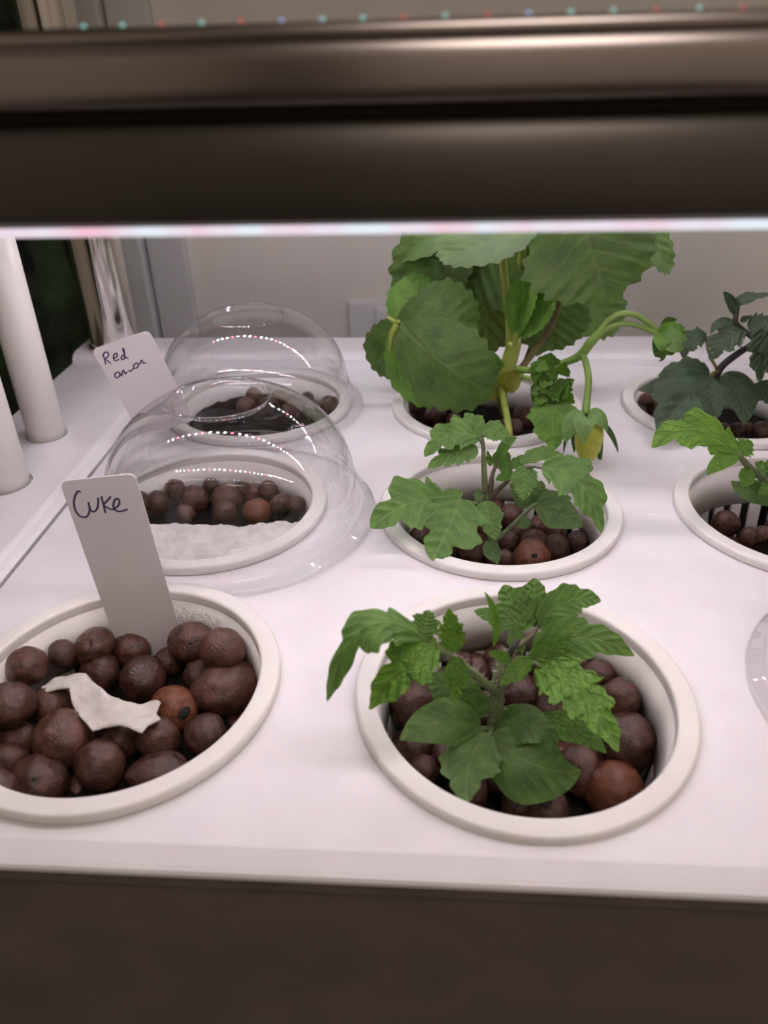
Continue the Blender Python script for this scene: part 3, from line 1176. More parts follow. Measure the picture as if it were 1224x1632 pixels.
def make_dome(loc, label, tilt=(0, 0), scale=1.0, rot=0):
    t = thing('clear_dome', label, 'dome', loc, 'clear plastic dome lids')
    t.rotation_euler = (math.radians(tilt[0]), math.radians(tilt[1]), rot)
    t.scale = (scale,) * 3
    w = .00035
    # flange, ring wall, dome
    lathe('flange', [(1.16 * U, .0002), (1.17 * U, .0012), (1.155 * U, .0020), (1.09 * U, .0026), (1.075 * U, .0034)], M_dome, t, 128)
    lathe('ring_wall', [(1.075 * U, .0034), (1.065 * U, .0075), (1.045 * U, .0082), (1.035 * U, .0092), (1.03 * U, .0125), (1.01 * U, .0135)], M_dome, t, 128)
    pr = []
    zb, R, H = .0135, 1.01 * U, .0370
    ang1 = math.radians(66)
    for k in range(25):
        a = ang1 * k / 24
        pr.append((R * math.cos(a) ** .92, zb + H * math.sin(a) ** 1.02))
    lathe('dome_shell', pr, M_dome, t, 128)
    rt, zt_ = pr[-1]
    lathe('top_ring', [(rt, zt_), (rt - .0008, zt_ + .0006), (rt - .0022, zt_ + .0007), (rt - .0030, zt_ + .0001), (rt - .0033, zt_ - .0015), (rt - .0036, zt_ - .0018)], M_dome, t, 128)
    return t


make_dome((-2.20 * U, 2.05 * U, ZL), 'clear plastic dome with open top behind the Cuke tag', (0, 0), 1.0)
make_dome((-2.47 * U, 4.28 * U, ZL), 'clear plastic dome farther back beside the Red onion tag', (0, 0), .98)
make_dome((1 * SX + .05 * U, .0, ZL), 'clear plastic dome cut off by the right picture edge', (0, 0), .98)

# ------------------------------------------------------------------ plant tags


def plant_tag(name, label, px, dep, strokes):
    """px: TL, TR, BL pixels; dep: camera depth of TL and BL in pot radii. strokes: pixel polylines on the card."""
    TL = CAM + ray(*px[0]) * dep[0] * U
    BL = CAM + ray(*px[2]) * dep[1] * U
    r0 = ray(*px[1])
    TR = CAM + r0 * ((BL - TL).dot(TL - CAM) / (BL - TL).dot(r0))       # square corner at TL
    ex = (TR - TL)
    wv = ex.length
    ex.normalize()
    dn = BL - TL
    dn = dn - ex * dn.dot(ex)
    hv = dn.length
    dn.normalize()
    nz = ex.cross(-dn).normalized()
    if nz.dot(CAM - TL) < 0:
        nz = -nz
    t = thing(name, label, 'plant tag', BL)
    r = .0022
    pts = []
    for (cx, cy, a0) in ((r, r, 180), (wv - r, r, 270)):
        for k in range(7):
            a = math.radians(a0 + 15 * k)
            pts.append((cx + r * math.cos(a), cy + r * math.sin(a)))
    pts += [(wv, hv), (0, hv)]
    th = .00045
    verts = [TL + ex * x + dn * y + nz * (th / 2) - BL for x, y in pts] + [TL + ex * x + dn * y - nz * (th / 2) - BL for x, y in pts]
    n = len(pts)
    faces = [tuple(range(n)), tuple(range(n, 2 * n))[::-1]] + [(i, n + i, n + (i + 1) % n, (i + 1) % n) for i in range(n)]
    mesh_obj('card', verts, faces, M_card, t, False)
    av, af = [], []
    for st in strokes:
        pl = []
        for (x, y) in st:
            d = ray(x, y)
            q = CAM + d * ((TL - CAM).dot(nz) / d.dot(nz))
            pl.append(q + nz * (th / 2) - BL)
        pl = smooth_path(pl, 5)
        v_, f_ = tube_data(pl, .00030, 6)
        # flatten on the card
        v_ = [p - nz * ((p + BL - TL).dot(nz) - th / 2) * .75 for p in v_]
        o = len(av)
        av += v_
        af += [tuple(i + o for i in q) for q in f_]
    w_ = mesh_obj('lettering', av, af, M_ink, t)
    tag(w_, 'purple handwritten lettering')
    return t


TAGD1, TAGD2 = (4.80, 5.58), (6.75, 7.35)


def c8(pts):
    return [(x / 4.08, 540 + y / 4.08) for x, y in pts]


plant_tag('plant_tag', 'white plant tag handwritten Cuke standing in the front left pot', ((95, 767), (215, 754), (194, 1050)), TAGD1, [
    c8([(527, 994), (508, 990), (490, 1018), (482, 1060), (490, 1108), (515, 1145), (548, 1158), (572, 1146), (584, 1112), (576, 1060)]),
    c8([(576, 1060), (588, 1105), (606, 1122), (626, 1112), (638, 1085), (640, 1045), (638, 1030)]),
    c8([(660, 1020), (672, 1070), (688, 1130)]),
    c8([(722, 1022), (700, 1048), (676, 1078), (700, 1096), (735, 1110)]),
    c8([(735, 1106), (765, 1088), (778, 1060), (768, 1038), (748, 1045), (738, 1078), (748, 1108), (780, 1120), (832, 1106)])])


plant_tag('plant_tag', 'white plant tag handwritten Red onion leaning between the two domes', ((146, 557), (237, 526), (226, 697)), TAGD2, [
    c8([(688, 165), (680, 130), (668, 100)]),
    c8([(668, 112), (680, 88), (700, 86), (706, 105), (694, 122), (680, 128), (700, 142), (722, 158)]),
    c8([(738, 128), (762, 112), (758, 92), (742, 102), (738, 126), (750, 140), (776, 132)]),
    c8([(812, 108), (798, 106), (788, 124), (798, 134), (812, 118), (806, 66), (798, 64), (806, 90), (818, 118), (836, 126)]),
    c8([(758, 216), (746, 232), (752, 250), (770, 248), (780, 230), (770, 214), (758, 216)]),
    c8([(776, 216), (790, 240), (798, 208), (806, 205), (814, 226), (828, 212)]),
    c8([(838, 200), (842, 210), (856, 204), (868, 190)]),
    c8([(880, 160), (868, 176), (874, 190), (892, 186), (900, 168), (890, 156), (880, 160)]),
    c8([(900, 166), (912, 158), (918, 140), (926, 140), (932, 156), (950, 152)])])

# ------------------------------------------------------------------ plants
UPV = Vector((0, 0, 1))


class Plant:
    def __init__(self, name, label, loc, off, s, cy, rs=1.0, ws=1.0):
        self.rs, self.ws = rs, ws
        self.t = thing(name, label, 'plant', loc)
        self.o, self.s, self.cy = off, s, cy
        self.k = 0

    def p(self, q):
        """(crop x, crop y, depth offset in pot radii) -> world"""
        return at(self.o[0] + q[0] / self.s, self.o[1] + q[1] / self.s, (self.cy + q[2]) * U)

    def stalk(self, pts, r, mt, name='stalk', parent=None, n=10):
        loc = self.t.location
        r = [x * self.rs for x in r]
        return tube(name, [self.p(q) - loc for q in pts], [x * 1e-3 for x in r] if hasattr(r, '__len__') else r * 1e-3, mt, parent or self.t, n)

    def leaf(self, base, tip, w, mt, kind='tomato', nh=(0, -.55, .85), mid=None, fold=.10, rug=1.0, parent=None, name='leaflet', seed=None, curl=.0, wave=.0):
        self.k += 1
        seed = seed if seed is not None else self.k * 3 + len(self.t.name)
        P0, P1 = self.p(base), self.p(tip)
        width = w * self.ws * (1.25 if kind in ('tomato', 'serrate', 'lobed') else 1.1) / self.s * (depth(P0) + depth(P1)) / 2 / F_PX
        Pm = self.p(mid) if mid else (P0 + P1) / 2
        return make_leaf(name, P0, P1, Pm, width, Vector(nh), mt, kind, fold, rug, parent or self.t, Vector(self.t.location), seed, curl, wave)


def half_outline(kind, rr):
    """points (x, h) from base to tip; x in 0..1, h in 0..0.5"""
    pts = []
    if kind in ('straw', 'straw_fan'):
        teeth = 8
        n = teeth * 6
        for i in range(n + 1):
            s = i / n
            a = math.pi * s
            x = .5 - .5 * math.cos(a)
            h = .5 * math.sin(a) ** .85 * (.62 + .38 * min(1, x / .55)) / .98
            if s > .22 and s < .999:
                f = (s - .22) / .78 * teeth
                f = f - int(f)
                amp = .085 * (1 - abs(2 * s - 1.25) * .35)
                k = (1 - f) if f > .25 else f * 3
                dx, dy = -math.cos(a), math.sin(a)
                x += dx * amp * (k - .5)
                h += dy * amp * (k - .5)
            pts.append((x, max(h, 0)))
        pts[-1] = (1.0, 0.0)
        return pts
    if kind == 'ovate':
        n = 40
        ph = rr.uniform(0, 6)
        for i in range(n + 1):
            s = i / n
            h = .5 * math.sin(math.pi * s ** .78) ** .80 * (1 + .05 * math.sin(s * 13 + ph) * math.sin(math.pi * s))
            pts.append((s, h))
        pts[-1] = (1.0, 0.0)
        return pts
    if kind == 'sepal':
        n = 24
        for i in range(n + 1):
            s = i / n
            h = .5 * math.sin(math.pi * s ** .62) ** .75
            pts.append((s, h))
        pts[0] = (0, .18)
        pts[-1] = (1.0, 0.0)
        return pts
    nl, d, fw = {'tomato': (3.2, .42, .09), 'serrate': (5.2, .34, .07), 'lobed': (2.4, .48, .10), 'soft': (2.6, .22, .05)}[kind]
    nl += rr.uniform(-.3, .3)
    ph = rr.uniform(0, .5)
    n = 64
    for i in range(n + 1):
        s = i / n
        env = .5 * math.sin(math.pi * s ** .72) ** .72
        env *= (1 - .25 * s ** 3)
        L_ = s ** .9 * nl + ph
        L_ -= int(L_)
        if kind == 'serrate':
            k = L_ / .78 if L_ < .78 else (1 - L_) / .22
            k = max(k, 0) ** .8
        else:
            k = max(0, math.sin(math.pi * L_ ** 1.35)) ** .65
        sub = .06 * math.sin(s * nl * 2 * math.pi * 2.5 + ph * 9)
        damp = min(1, (1 - s) / .18, s / .08)
        h = env * (1 - d * (1 - k) * damp + sub * damp)
        x = s + fw * (k - .4) * damp * (1 - s * .5)
        pts.append((x, max(h, 0)))
    pts[-1] = (1.0, 0.0)
    return pts


def make_leaf(name, P0, P1, Pm, width, nh, mt, kind, fold, rug, parent, loc, seed, curl, wave):
    rr = random.Random(seed)
    Lr = half_outline(kind, rr)
    Rr = half_outline(kind, rr)
    length = (P1 - P0).length
    Pc = Pm * 2 - (P0 + P1) / 2                 # bezier control so the rib passes through Pm
    K = 7
    verts, faces, uvs = [], [], []

    def frame(x):
        x = max(0.0, x)
        c = P0 * (1 - x) ** 2 + Pc * 2 * x * (1 - x) + P1 * x * x
        tg = (Pc - P0) * (1 - x) + (P1 - Pc) * x
        if tg.length < 1e-9:
            tg = P1 - P0
        tg.normalize()
        sd = tg.cross(nh)
        if sd.length < 1e-6:
            sd = tg.cross(Vector((1, 0, 0)))
        sd.normalize()
        return c, tg, sd, sd.cross(tg).normalized()
    o3 = Vector((rr.uniform(0, 30), rr.uniform(0, 30), 0))
    for sgn, pts in ((1, Lr), (-1, Rr)):
        i0 = len(verts)
        n = len(pts)
        for i, (x, h) in enumerate(pts):
            s = i / (n - 1)
            xs = pts[i][0] * .35 + s * .65 if kind not in ('straw', 'straw_fan') else max(.02, min(.96, x * .75 + .06 + .16 * s))
            if kind in ('straw', 'straw_fan'):
                xs = max(0, min(1, .10 * (1 - 2 * s) * 0 + s ** 1.0 * .9 + .0 if s < 1 else 1))
            xs = max(0, min(1, xs))
            for k in range(K):
                t = k / (K - 1)
                xx = xs + (x - xs) * t
                yy = h * t
                c, tg, sd, nn = frame(xx)
                ph = (xx - .85 * yy) * 6.5
                z = 0
                z += fold * yy * width
                z -= curl * (yy * 2) ** 2 * width
                z += rug * (.010 if kind == 'straw' else .024) * width * -math.cos(2 * math.pi * ph + math.pi) * -1 * min(1, yy * 10) * min(1, (h - yy) * 8 + .25)
                z += wave * width * noise.noise(Vector((xx * 3, sgn * yy * 4, 0)) + o3)
                z += wave * .5 * width * noise.noise(Vector((xx * 8, sgn * yy * 8, 0)) + o3) * t
                verts.append(c + sd * (sgn * yy * width) + nn * z - loc)
                uvs.append((xx, .5 + sgn * yy))
        for i in range(n - 1):
            for k in range(K - 1):
                a = i0 + i * K + k
                f_ = (a, a + 1, a + K + 1, a + K) if sgn < 0 else (a, a + K, a + K + 1, a + 1)
                faces.append(f_)
    o = mesh_obj(name, verts, faces, mt, parent, True, uvs)
    return o


def hairs(plant, pts, r, n, ln, seed):
    """fine stem hairs, far too many to count: one mesh"""
    rr = random.Random(seed)
    loc = Vector(plant.t.location)
    path = smooth_path([plant.p(q) for q in pts], 8)
    verts, faces = [], []
    for _ in range(n):
        i = rr.randrange(len(path) - 1)
        a = path[i].lerp(path[i + 1], rr.random())
        d = Vector((rr.gauss(0, 1), rr.gauss(0, 1), rr.gauss(0, .5))).normalized()
        e = d.cross(UPV).normalized() * .00005
        b = a + d * r
        c = a + d * (r + ln * rr.uniform(.5, 1)) + UPV * ln * .15
        j = len(verts)
        e2 = d.cross(e).normalized() * .00005
        verts += [b - e - loc, b + e - loc, b + e2 * 1.5 - loc, c - loc]
        faces += [(j, j + 1, j + 3), (j + 1, j + 2, j + 3), (j + 2, j, j + 3)]
    o = mesh_obj('stem_hairs', verts, faces, M_hair, plant.t, False)
    o['kind'] = 'stuff'
    return o


# ---- nearest tomato seedling
B = Plant('tomato_seedling', 'nearest tomato seedling with hairy stem in the front row pot', at(790, 1160, .03 * U), (500, 900), 1.9125, 0.0, .58, 1.08)
st = B.stalk([(550, 530, .02), (552, 480, .02), (556, 430, .02), (560, 370, .02), (575, 315, .05), (600, 270, .10), (625, 235, .16)], [4.0, 3.7, 3.5, 3.4, 2.7, 2.0, 1.5], M_stem, 'stem', n=14)
hairs(B, [(552, 480, .02), (556, 430, .02), (560, 370, .02), (575, 315, .05), (600, 270, .10)], .0017, 260, .0028, 3)
s1 = B.stalk([(556, 385, .0), (520, 360, -.04), (460, 310, -.10), (400, 268, -.16), (330, 225, -.22)], [2.4, 2.1, 1.8, 1.5, .9], M_stem, 'leaf_stalk')
hairs(B, [(550, 380, .0), (460, 310, -.10), (400, 268, -.16)], .0010, 120, .0022, 5)
B.leaf((335, 222, -.22), (40, 418, -.42), 125, LM_mid, 'lobed', (-.15, -.35, .95), (150, 195, -.34), rug=1.3, parent=s1, seed=11, fold=-.25)
B.leaf((378, 245, -.20), (168, 442, -.50), 128, LM_light, 'tomato', (-.25, -.75, .6), (285, 305, -.36), rug=2.2, parent=s1, seed=4, fold=.05)
B.leaf((332, 218, -.22), (352, 138, -.12), 84, LM_mid, 'tomato', (0, -.8, .55), rug=1.5, parent=s1)
B.leaf((427, 268, -.14), (412, 133, -.08), 70, LM_light, 'serrate', (.1, -.95, .3), rug=1.6, parent=s1)
B.leaf((437, 280, -.16), (432, 417, -.30), 66, LM_light, 'serrate', (0, -.9, .45), rug=2.0, parent=s1)
s2 = B.stalk([(548, 505, .0), (530, 500, -.04), (505, 500, -.08)], [1.6, 1.4, 1.2], M_stem, 'leaf_stalk')
B.leaf((510, 500, -.08), (262, 535, -.32), 122, LM_dark, 'ovate', (-.1, -.6, .8), (390, 480, -.18), rug=.7, parent=s2, wave=.05, curl=.05)
B.leaf((500, 478, .05), (334, 342, .16), 120, LM_dark, 'ovate', (-.1, -.7, .7), (430, 395, .10), rug=.6, parent=s2, curl=.05)
B.leaf((505, 470, .0), (470, 372, .02), 90, LM_dark, 'ovate', (0, -.8, .6), rug=.6, parent=s2)
s3 = B.stalk([(552, 500, .0), (540, 505, -.06), (535, 525, -.12)], [1.6, 1.4, 1.2], M_stem, 'leaf_stalk')
B.leaf((530, 510, -.10), (470, 728, -.62), 170, LM_dark, 'soft', (-.2, -.7, .7), (475, 610, -.34), rug=.7, parent=s3, wave=.06, curl=.04)
B.leaf((535, 520, -.10), (808, 630, -.52), 200, LM_dark, 'ovate', (.1, -.7, .7), (670, 610, -.34), rug=.7, parent=s3, wave=.08, curl=.10)
s4 = B.stalk([(556, 495, .0), (590, 485, -.02), (620, 480, -.05)], [1.5, 1.2, 1.0], M_stem, 'leaf_stalk')
B.leaf((552, 495, -.02), (748, 545, -.26), 108, LM_dark, 'ovate', (.1, -.6, .8), (645, 488, -.12), rug=.7, parent=s4, curl=.08, wave=.06)
B.leaf((680, 468, .0), (892, 576, -.42), 78, LM_light, 'ovate', (.1, -.6, .8), (790, 502, -.2), rug=.4, parent=s4)
s5 = B.stalk([(585, 300, .05), (630, 330, .02), (670, 300, .0), (690, 310, -.02)], [1.7, 1.4, 1.1, .8], M_stem, 'leaf_stalk')
B.leaf((678, 308, .0), (928, 572, -.55), 150, LM_light, 'serrate', (.35, -.7, .7), (815, 400, -.25), rug=2.4, parent=s5, seed=8, fold=.08)
B.leaf((660, 285, .0), (568, 368, -.16), 58, LM_light, 'soft', (0, -.8, .6), rug=1.5, parent=s5)
B.leaf((600, 290, .02), (532, 265, -.02), 36, LM_light, 'soft', (0, -.7, .7), rug=1.0, parent=s5)
s6 = B.stalk([(610, 255, .12), (640, 235, .16), (665, 215, .2), (690, 180, .26)], [1.6, 1.3, 1.1, .8], M_stem_p, 'leaf_stalk')
B.leaf((670, 290, .06), (978, 278, .02), 122, LM_mid, 'soft', (.1, -.75, .65), (810, 225, .06), rug=1.0, parent=s6, curl=.03)
B.leaf((655, 300, .02), (790, 215, .04), 62, LM_light, 'soft', (.1, -.8, .6), rug=1.4, parent=s6)
B.leaf((685, 178, .24), (876, 112, .32), 96, LM_mid, 'soft', (.1, -.75, .65), (780, 110, .3), rug=1.0, parent=s6)
B.leaf((672, 190, .26), (672, 40, .42), 120, LM_mid, 'soft', (0, -.85, .5), rug=1.0, parent=s6)
B.leaf((650, 200, .24), (578, 62, .40), 130, LM_mid, 'tomato', (0, -.85, .5), rug=.9, parent=s6, seed=14)
B.leaf((640, 220, .2), (590, 238, .16), 80, LM_mid, 'soft', (0, -.8, .6), rug=.8, parent=s6)
B.leaf((630, 180, .24), (488, 140, .34), 60, LM_mid, 'soft', (0, -.8, .6), rug=.8, parent=s6)
B.leaf((690, 195, .2), (738, 172, .2), 52, LM_mid, 'soft', (0, -.8, .6), rug=.8, parent=s6)
s7 = B.stalk([(590, 285, .06), (625, 225, .12)], [1.6, 1.2], M_stem_b, 'leaf_stalk')
B.leaf((546, 250, .06), (520, 82, .14), 34, LM_straw_b, 'ovate', (.7, -.7, .2), (548, 165, .1), rug=.5, parent=s7, fold=.5)

# ---- middle tomato seedling
D = Plant('tomato_seedling', 'tomato seedling with spreading leaves in the middle pot of the deck', at(781, 862, 2.10 * U), (570, 660), 2.782, 2.151, .44, 1.12)
D.stalk([(592, 600, -.1), (588, 520, -.08), (580, 430, -.05), (566, 340, -.03), (560, 230, 0), (556, 130, .03), (548, 85, .05)], [3.6, 3.4, 3.2, 2.8, 2.2, 1.5, .8], M_stem, 'stem', n=14)
hairs(D, [(580, 430, -.05), (566, 340, -.03), (560, 230, 0), (556, 130, .03)], .0011, 160, .0022, 9)
d0 = D.stalk([(585, 380, -.04), (592, 310, -.02), (600, 260, 0), (625, 205, .02)], [2.6, 2.2, 1.8, 1.0], M_stem_p, 'branch')
d1 = D.stalk([(590, 365, -.03), (640, 320, -.06), (700, 268, -.12), (760, 235, -.18), (820, 240, -.2)], [2.2, 1.9, 1.6, 1.2, .8], M_stem_p, 'leaf_stalk')
D.leaf((815, 240, -.2), (1082, 528, -.52), 165, LM_mid, 'tomato', (.3, -.7, .7), (985, 310, -.34), rug=1.2, parent=d1, seed=21)
D.leaf((745, 225, -.16), (733, 382, -.34), 104, LM_mid, 'soft', (0, -.85, .5), rug=1.2, parent=d1)
D.leaf((720, 215, -.14), (928, 208, -.05), 62, LM_mid, 'soft', (0, -.7, .7), (830, 175, -.08), rug=1.0, parent=d1)
D.leaf((690, 240, -.12), (735, 180, -.1), 50, LM_mid, 'soft', (0, -.8, .6), parent=d1)
D.leaf((690, 255, -.1), (612, 292, -.16), 48, LM_light, 'soft', (0, -.8, .6), parent=d1)
D.leaf((960, 300, -.3), (1090, 330, -.3), 60, LM_mid, 'soft', (.2, -.6, .8), parent=d1)
d2 = D.stalk([(588, 575, -.1), (640, 535, -.06), (700, 480, .0), (770, 412, .08), (800, 395, .1)], [2.5, 2.2, 2.0, 1.7, 1.3], M_stem, 'leaf_stalk')
D.leaf((785, 405, .08), (998, 500, .0), 128, LM_dark, 'ovate', (.1, -.7, .7), (890, 440, .06), rug=.6, parent=d2)
D.leaf((800, 385, .12), (950, 372, .16), 70, LM_dark, 'ovate', (0, -.7, .7), rug=.6, parent=d2)
D.leaf((780, 400, .14), (676, 305, .22), 100, LM_dark, 'soft', (0, -.8, .6), rug=.6, parent=d2)
D.leaf((790, 395, .16), (815, 295, .26), 90, LM_dark, 'soft', (0, -.8, .6), rug=.6, parent=d2)
D.leaf((705, 478, .0), (772, 484, -.05), 50, LM_dark, 'ovate', (0, -.7, .7), rug=.4, parent=d2)
D.leaf((575, 560, -.1), (622, 665, -.4), 62, LM_dark, 'ovate', (0, -.85, .5), rug=.5, parent=d2)
d3 = D.stalk([(580, 430, -.06), (530, 400, -.16), (450, 385, -.26), (370, 390, -.34)], [2.2, 1.8, 1.5, 1.0], M_stem, 'leaf_stalk')
D.leaf((385, 385, -.32), (55, 505, -.62), 205, LM_mid, 'lobed', (-.15, -.65, .75), (225, 400, -.46), rug=1.0, parent=d3, seed=33)
D.leaf((455, 372, -.30), (330, 650, -.84), 250, LM_mid, 'lobed', (0, -.75, .65), (405, 500, -.56), rug=1.0, parent=d3, seed=12)
D.leaf((560, 385, -.16), (612, 558, -.42), 112, LM_mid, 'soft', (.1, -.8, .6), rug=.8, parent=d3)
D.leaf((375, 372, -.3), (468, 350, -.18), 62, LM_mid, 'soft', (0, -.7, .7), rug=.8, parent=d3)
D.leaf((360, 372, -.3), (270, 318, -.2), 80, LM_mid, 'soft', (0, -.7, .7), rug=.8, parent=d3)
D.leaf((540, 390, -.1), (535, 325, .0), 40, LM_dark, 'soft', (0, -.9, .4), parent=d3)
d4 = D.stalk([(560, 150, .02), (545, 120, .02), (530, 100, .02)], [1.4, 1.1, .8], M_stem, 'leaf_stalk')
D.leaf((545, 112, .02), (296, 190, -.1), 120, LM_mid, 'tomato', (-.1, -.65, .75), (410, 90, -.02), rug=1.0, parent=d4, seed=5)
D.leaf((535, 160, .0), (308, 240, -.14), 92, LM_mid, 'serrate', (-.1, -.7, .7), (425, 178, -.08), rug=1.2, parent=d4)
D.leaf((548, 80, .06), (672, 138, .0), 84, LM_mid, 'soft', (.1, -.7, .7), (620, 80, .04), rug=.8, parent=d4)
D.leaf((545, 85, .06), (475, -5, .16), 90, LM_mid, 'soft', (0, -.8, .6), rug=.8, parent=d4)
d5 = D.stalk([(600, 260, 0), (620, 215, .02), (640, 185, .0)], [1.4, 1.0, .7], M_stem_p, 'leaf_stalk')
D.leaf((620, 215, .02), (708, 103, .0), 44, LM_mid, 'ovate', (-.6, -.7, .4), (660, 145, .0), rug=.5, parent=d5, fold=.6)
D.leaf((600, 180, .04), (695, 242, .06), 80, LM_mid, 'soft', (0, -.8, .6), parent=d5)
D.leaf((590, 230, .02), (575, 160, .0), 24, LM_light, 'soft', (0, -.9, .4), parent=d5)

# ---- seedling cut off by the right edge
E_ = Plant('tomato_seedling', 'bright green tomato seedling cut off by the right edge', at(1262, 850, 2.15 * U), (1030, 640), 5.83, 2.151, .8)
E_.stalk([(1400, 1220, .0), (1380, 1000, .0), (1330, 800, 0), (1290, 640, .0)], [3.2, 3.0, 2.5, 1.5], M_stem, 'stem')
e1 = E_.stalk([(1340, 830, 0), (1120, 740, -.05), (960, 610, -.1), (880, 520, -.14), (850, 480, -.16)], [1.9, 1.7, 1.5, 1.3, .9], M_stem, 'leaf_stalk')
E_.leaf((850, 470, -.16), (48, 430, -.32), 330, LM_light, 'lobed', (-.1, -.75, .65), (420, 262, -.24), rug=.5, parent=e1, seed=6)
E_.leaf((870, 500, -.16), (560, 688, -.42), 150, LM_light, 'ovate', (-.1, -.7, .7), (690, 560, -.3), rug=.4, parent=e1)
E_.leaf((860, 470, -.14), (985, 370, -.02), 190, LM_light, 'serrate', (0, -.8, .6), rug=.6, parent=e1)
E_.leaf((960, 620, -.12), (895, 800, -.26), 150, LM_light, 'ovate', (0, -.85, .5), rug=.5, parent=e1)
e2 = E_.stalk([(1300, 760, 0), (1180, 690, .0), (1120, 650, .02)], [1.6, 1.3, 1.0], M_stem, 'leaf_stalk')
E_.leaf((1190, 700, .0), (1010, 560, .06), 170, LM_mid, 'serrate', (0, -.8, .6), rug=.9, parent=e2)
E_.leaf((1230, 720, .0), (1040, 860, -.2), 150, LM_mid, 'serrate', (0, -.8, .6), rug=.9, parent=e2)
E_.leaf((1200, 640, .02), (1180, 490, .1), 150, LM_mid, 'serrate', (0, -.8, .6), rug=.9, parent=e2)
E_.leaf((1340, 820, .05), (785, 735, .1), 230, LM_dark, 'ovate', (0, -.6, .8), (1020, 850, .02), rug=.5, parent=e2)

# ---- dusky seedling in the back right pot
H_ = Plant('dark_seedling', 'dusky dark green seedling in the back right pot', at(1147, 640, 4.25 * U), (1020, 440), 5.83, 4.302, .62)
H_.stalk([(660, 1250, -.1), (690, 1050, -.1), (740, 870, -.1), (860, 755, -.12), (1010, 655, -.15), (1180, 540, -.16)], [3.0, 2.8, 2.6, 2.5, 2.2, 1.8], M_stem_b, 'stem')
h1 = H_.stalk([(735, 880, -.1), (690, 900, -.15), (640, 935, -.2)], [1.6, 1.5, 1.3], M_stem_br, 'leaf_stalk')
H_.leaf((665, 925, -.2), (190, 1500, -.98), 560, LM_pepper, 'soft', (-.1, -.65, .75), (400, 1150, -.6), rug=.8, parent=h1, seed=3, curl=.08, wave=.06)
H_.leaf((650, 915, -.15), (165, 930, -.25), 260, LM_pepper, 'soft', (-.1, -.75, .7), (420, 880, -.2), rug=.8, parent=h1, curl=.05)
H_.leaf((600, 960, -.1), (-20, 1060, .0), 200, LM_pepper, 'ovate', (-.1, -.7, .7), rug=.6, parent=h1)
H_.leaf((640, 950, -.3), (700, 1330, -.75), 280, LM_pepper, 'soft', (.1, -.75, .65), rug=.8, parent=h1)
H_.leaf((780, 900, -.15), (960, 1380, -.65), 330, LM_pepper, 'ovate', (.1, -.8, .6), (930, 1090, -.4), rug=.6, parent=h1, curl=.08)
h2 = H_.stalk([(720, 870, -.08), (650, 740, .0), (620, 620, .05), (640, 555, .08)], [1.3, 1.1, .9, .7], M_stem_br, 'leaf_stalk')
H_.leaf((620, 570, .06), (400, 770, -.05), 190, LM_pepper, 'tomato', (-.2, -.75, .6), (480, 600, .0), rug=.8, parent=h2)
h3 = H_.stalk([(1080, 600, -.16), (980, 520, -.1), (890, 430, -.08), (900, 330, -.06), (920, 240, -.05)], [1.9, 1.9, 1.9, 1.7, 1.1], M_stem_b, 'branch')
H_.leaf((980, 510, -.12), (650, 790, -.3), 250, LM_pepper, 'tomato', (-.2, -.75, .6), (790, 590, -.2), rug=1.0, parent=h3)
H_.leaf((880, 430, -.08), (655, 540, -.15), 90, LM_pepper, 'ovate', (-.2, -.7, .7), (740, 440, -.1), rug=.6, parent=h3)
H_.leaf((900, 380, -.06), (770, 145, -.02), 90, LM_pepper, 'ovate', (-.5, -.85, .1), (850, 230, -.04), rug=.5, parent=h3, fold=.5)
H_.leaf((900, 260, -.05), (1240, 165, -.1), 110, LM_pepper, 'soft', (0, -.8, .6), (1000, 205, -.06), rug=.8, parent=h3)
H_.leaf((930, 420, -.08), (1030, 370, -.1), 60, LM_pepper, 'soft', (0, -.8, .6), rug=.8, parent=h3)
H_.leaf((1000, 480, -.12), (1240, 400, -.2), 190, LM_pepper, 'serrate', (0, -.8, .6), rug=1.0, parent=h3)
h4 = H_.stalk([(1130, 570, -.16), (1180, 520, -.22), (1240, 480, -.28)], [1.5, 1.3, 1.1], M_stem_b, 'leaf_stalk')
H_.leaf((1150, 500, -.2), (1110, 985, -.5), 260, LM_pepper, 'tomato', (.2, -.85, .45), (1120, 720, -.36), rug=1.0, parent=h4)
H_.leaf((1220, 480, -.25), (1260, 1000, -.5), 260, LM_pepper, 'tomato', (.2, -.85, .45), rug=1.0, parent=h4)
H_.leaf((1100, 980, -.1), (1260, 1200, -.3), 330, LM_pepper, 'soft', (.2, -.7, .7), rug=.8, parent=h4)

# ---- strawberry
G = Plant('strawberry_plant', 'large strawberry plant with green fruit in the back middle pot', at(800, 650, 4.2 * U), (0, 0), 1.0, 4.302, .8)
G.stalk([(805, 660, -.1), (800, 635, -.12), (802, 605, -.15), (812, 575, -.12), (820, 545, -.1)], [2.6, 3.0, 4.2, 4.6, 4.2], M_stem_y, 'crown', n=14)
G.stalk([(796, 610, -.2), (803, 640, -.5), (809, 670, -.8), (813, 698, -1.02)], [1.9, 1.9, 1.9, 1.8], M_stem_y, 'runner')
G.stalk([(813, 695, -1.0), (814, 702, -1.04)], [1.8, 1.2], M_stem_br, 'runner_tip')
for q in (((800, 614, -.25), (772, 612, -.3), 30, (775, 622, -.32)), ((800, 616, -.28), (836, 590, -.3), 34, (812, 606, -.32)), ((798, 600, -.18), (785, 560, -.1), 22, (790, 580, -.15))):
    G.leaf(q[0], q[1], q[2], LM_straw_b if q[2] == 22 else leaf_mat('stipule', (.20, .22, .03), (.30, .30, .05), (.3, .3, .08)) if 'stipule' not in MATS else MATS['stipule'], 'ovate', (0, -1, .1), q[3], fold=.5, rug=.2, name='stipule')
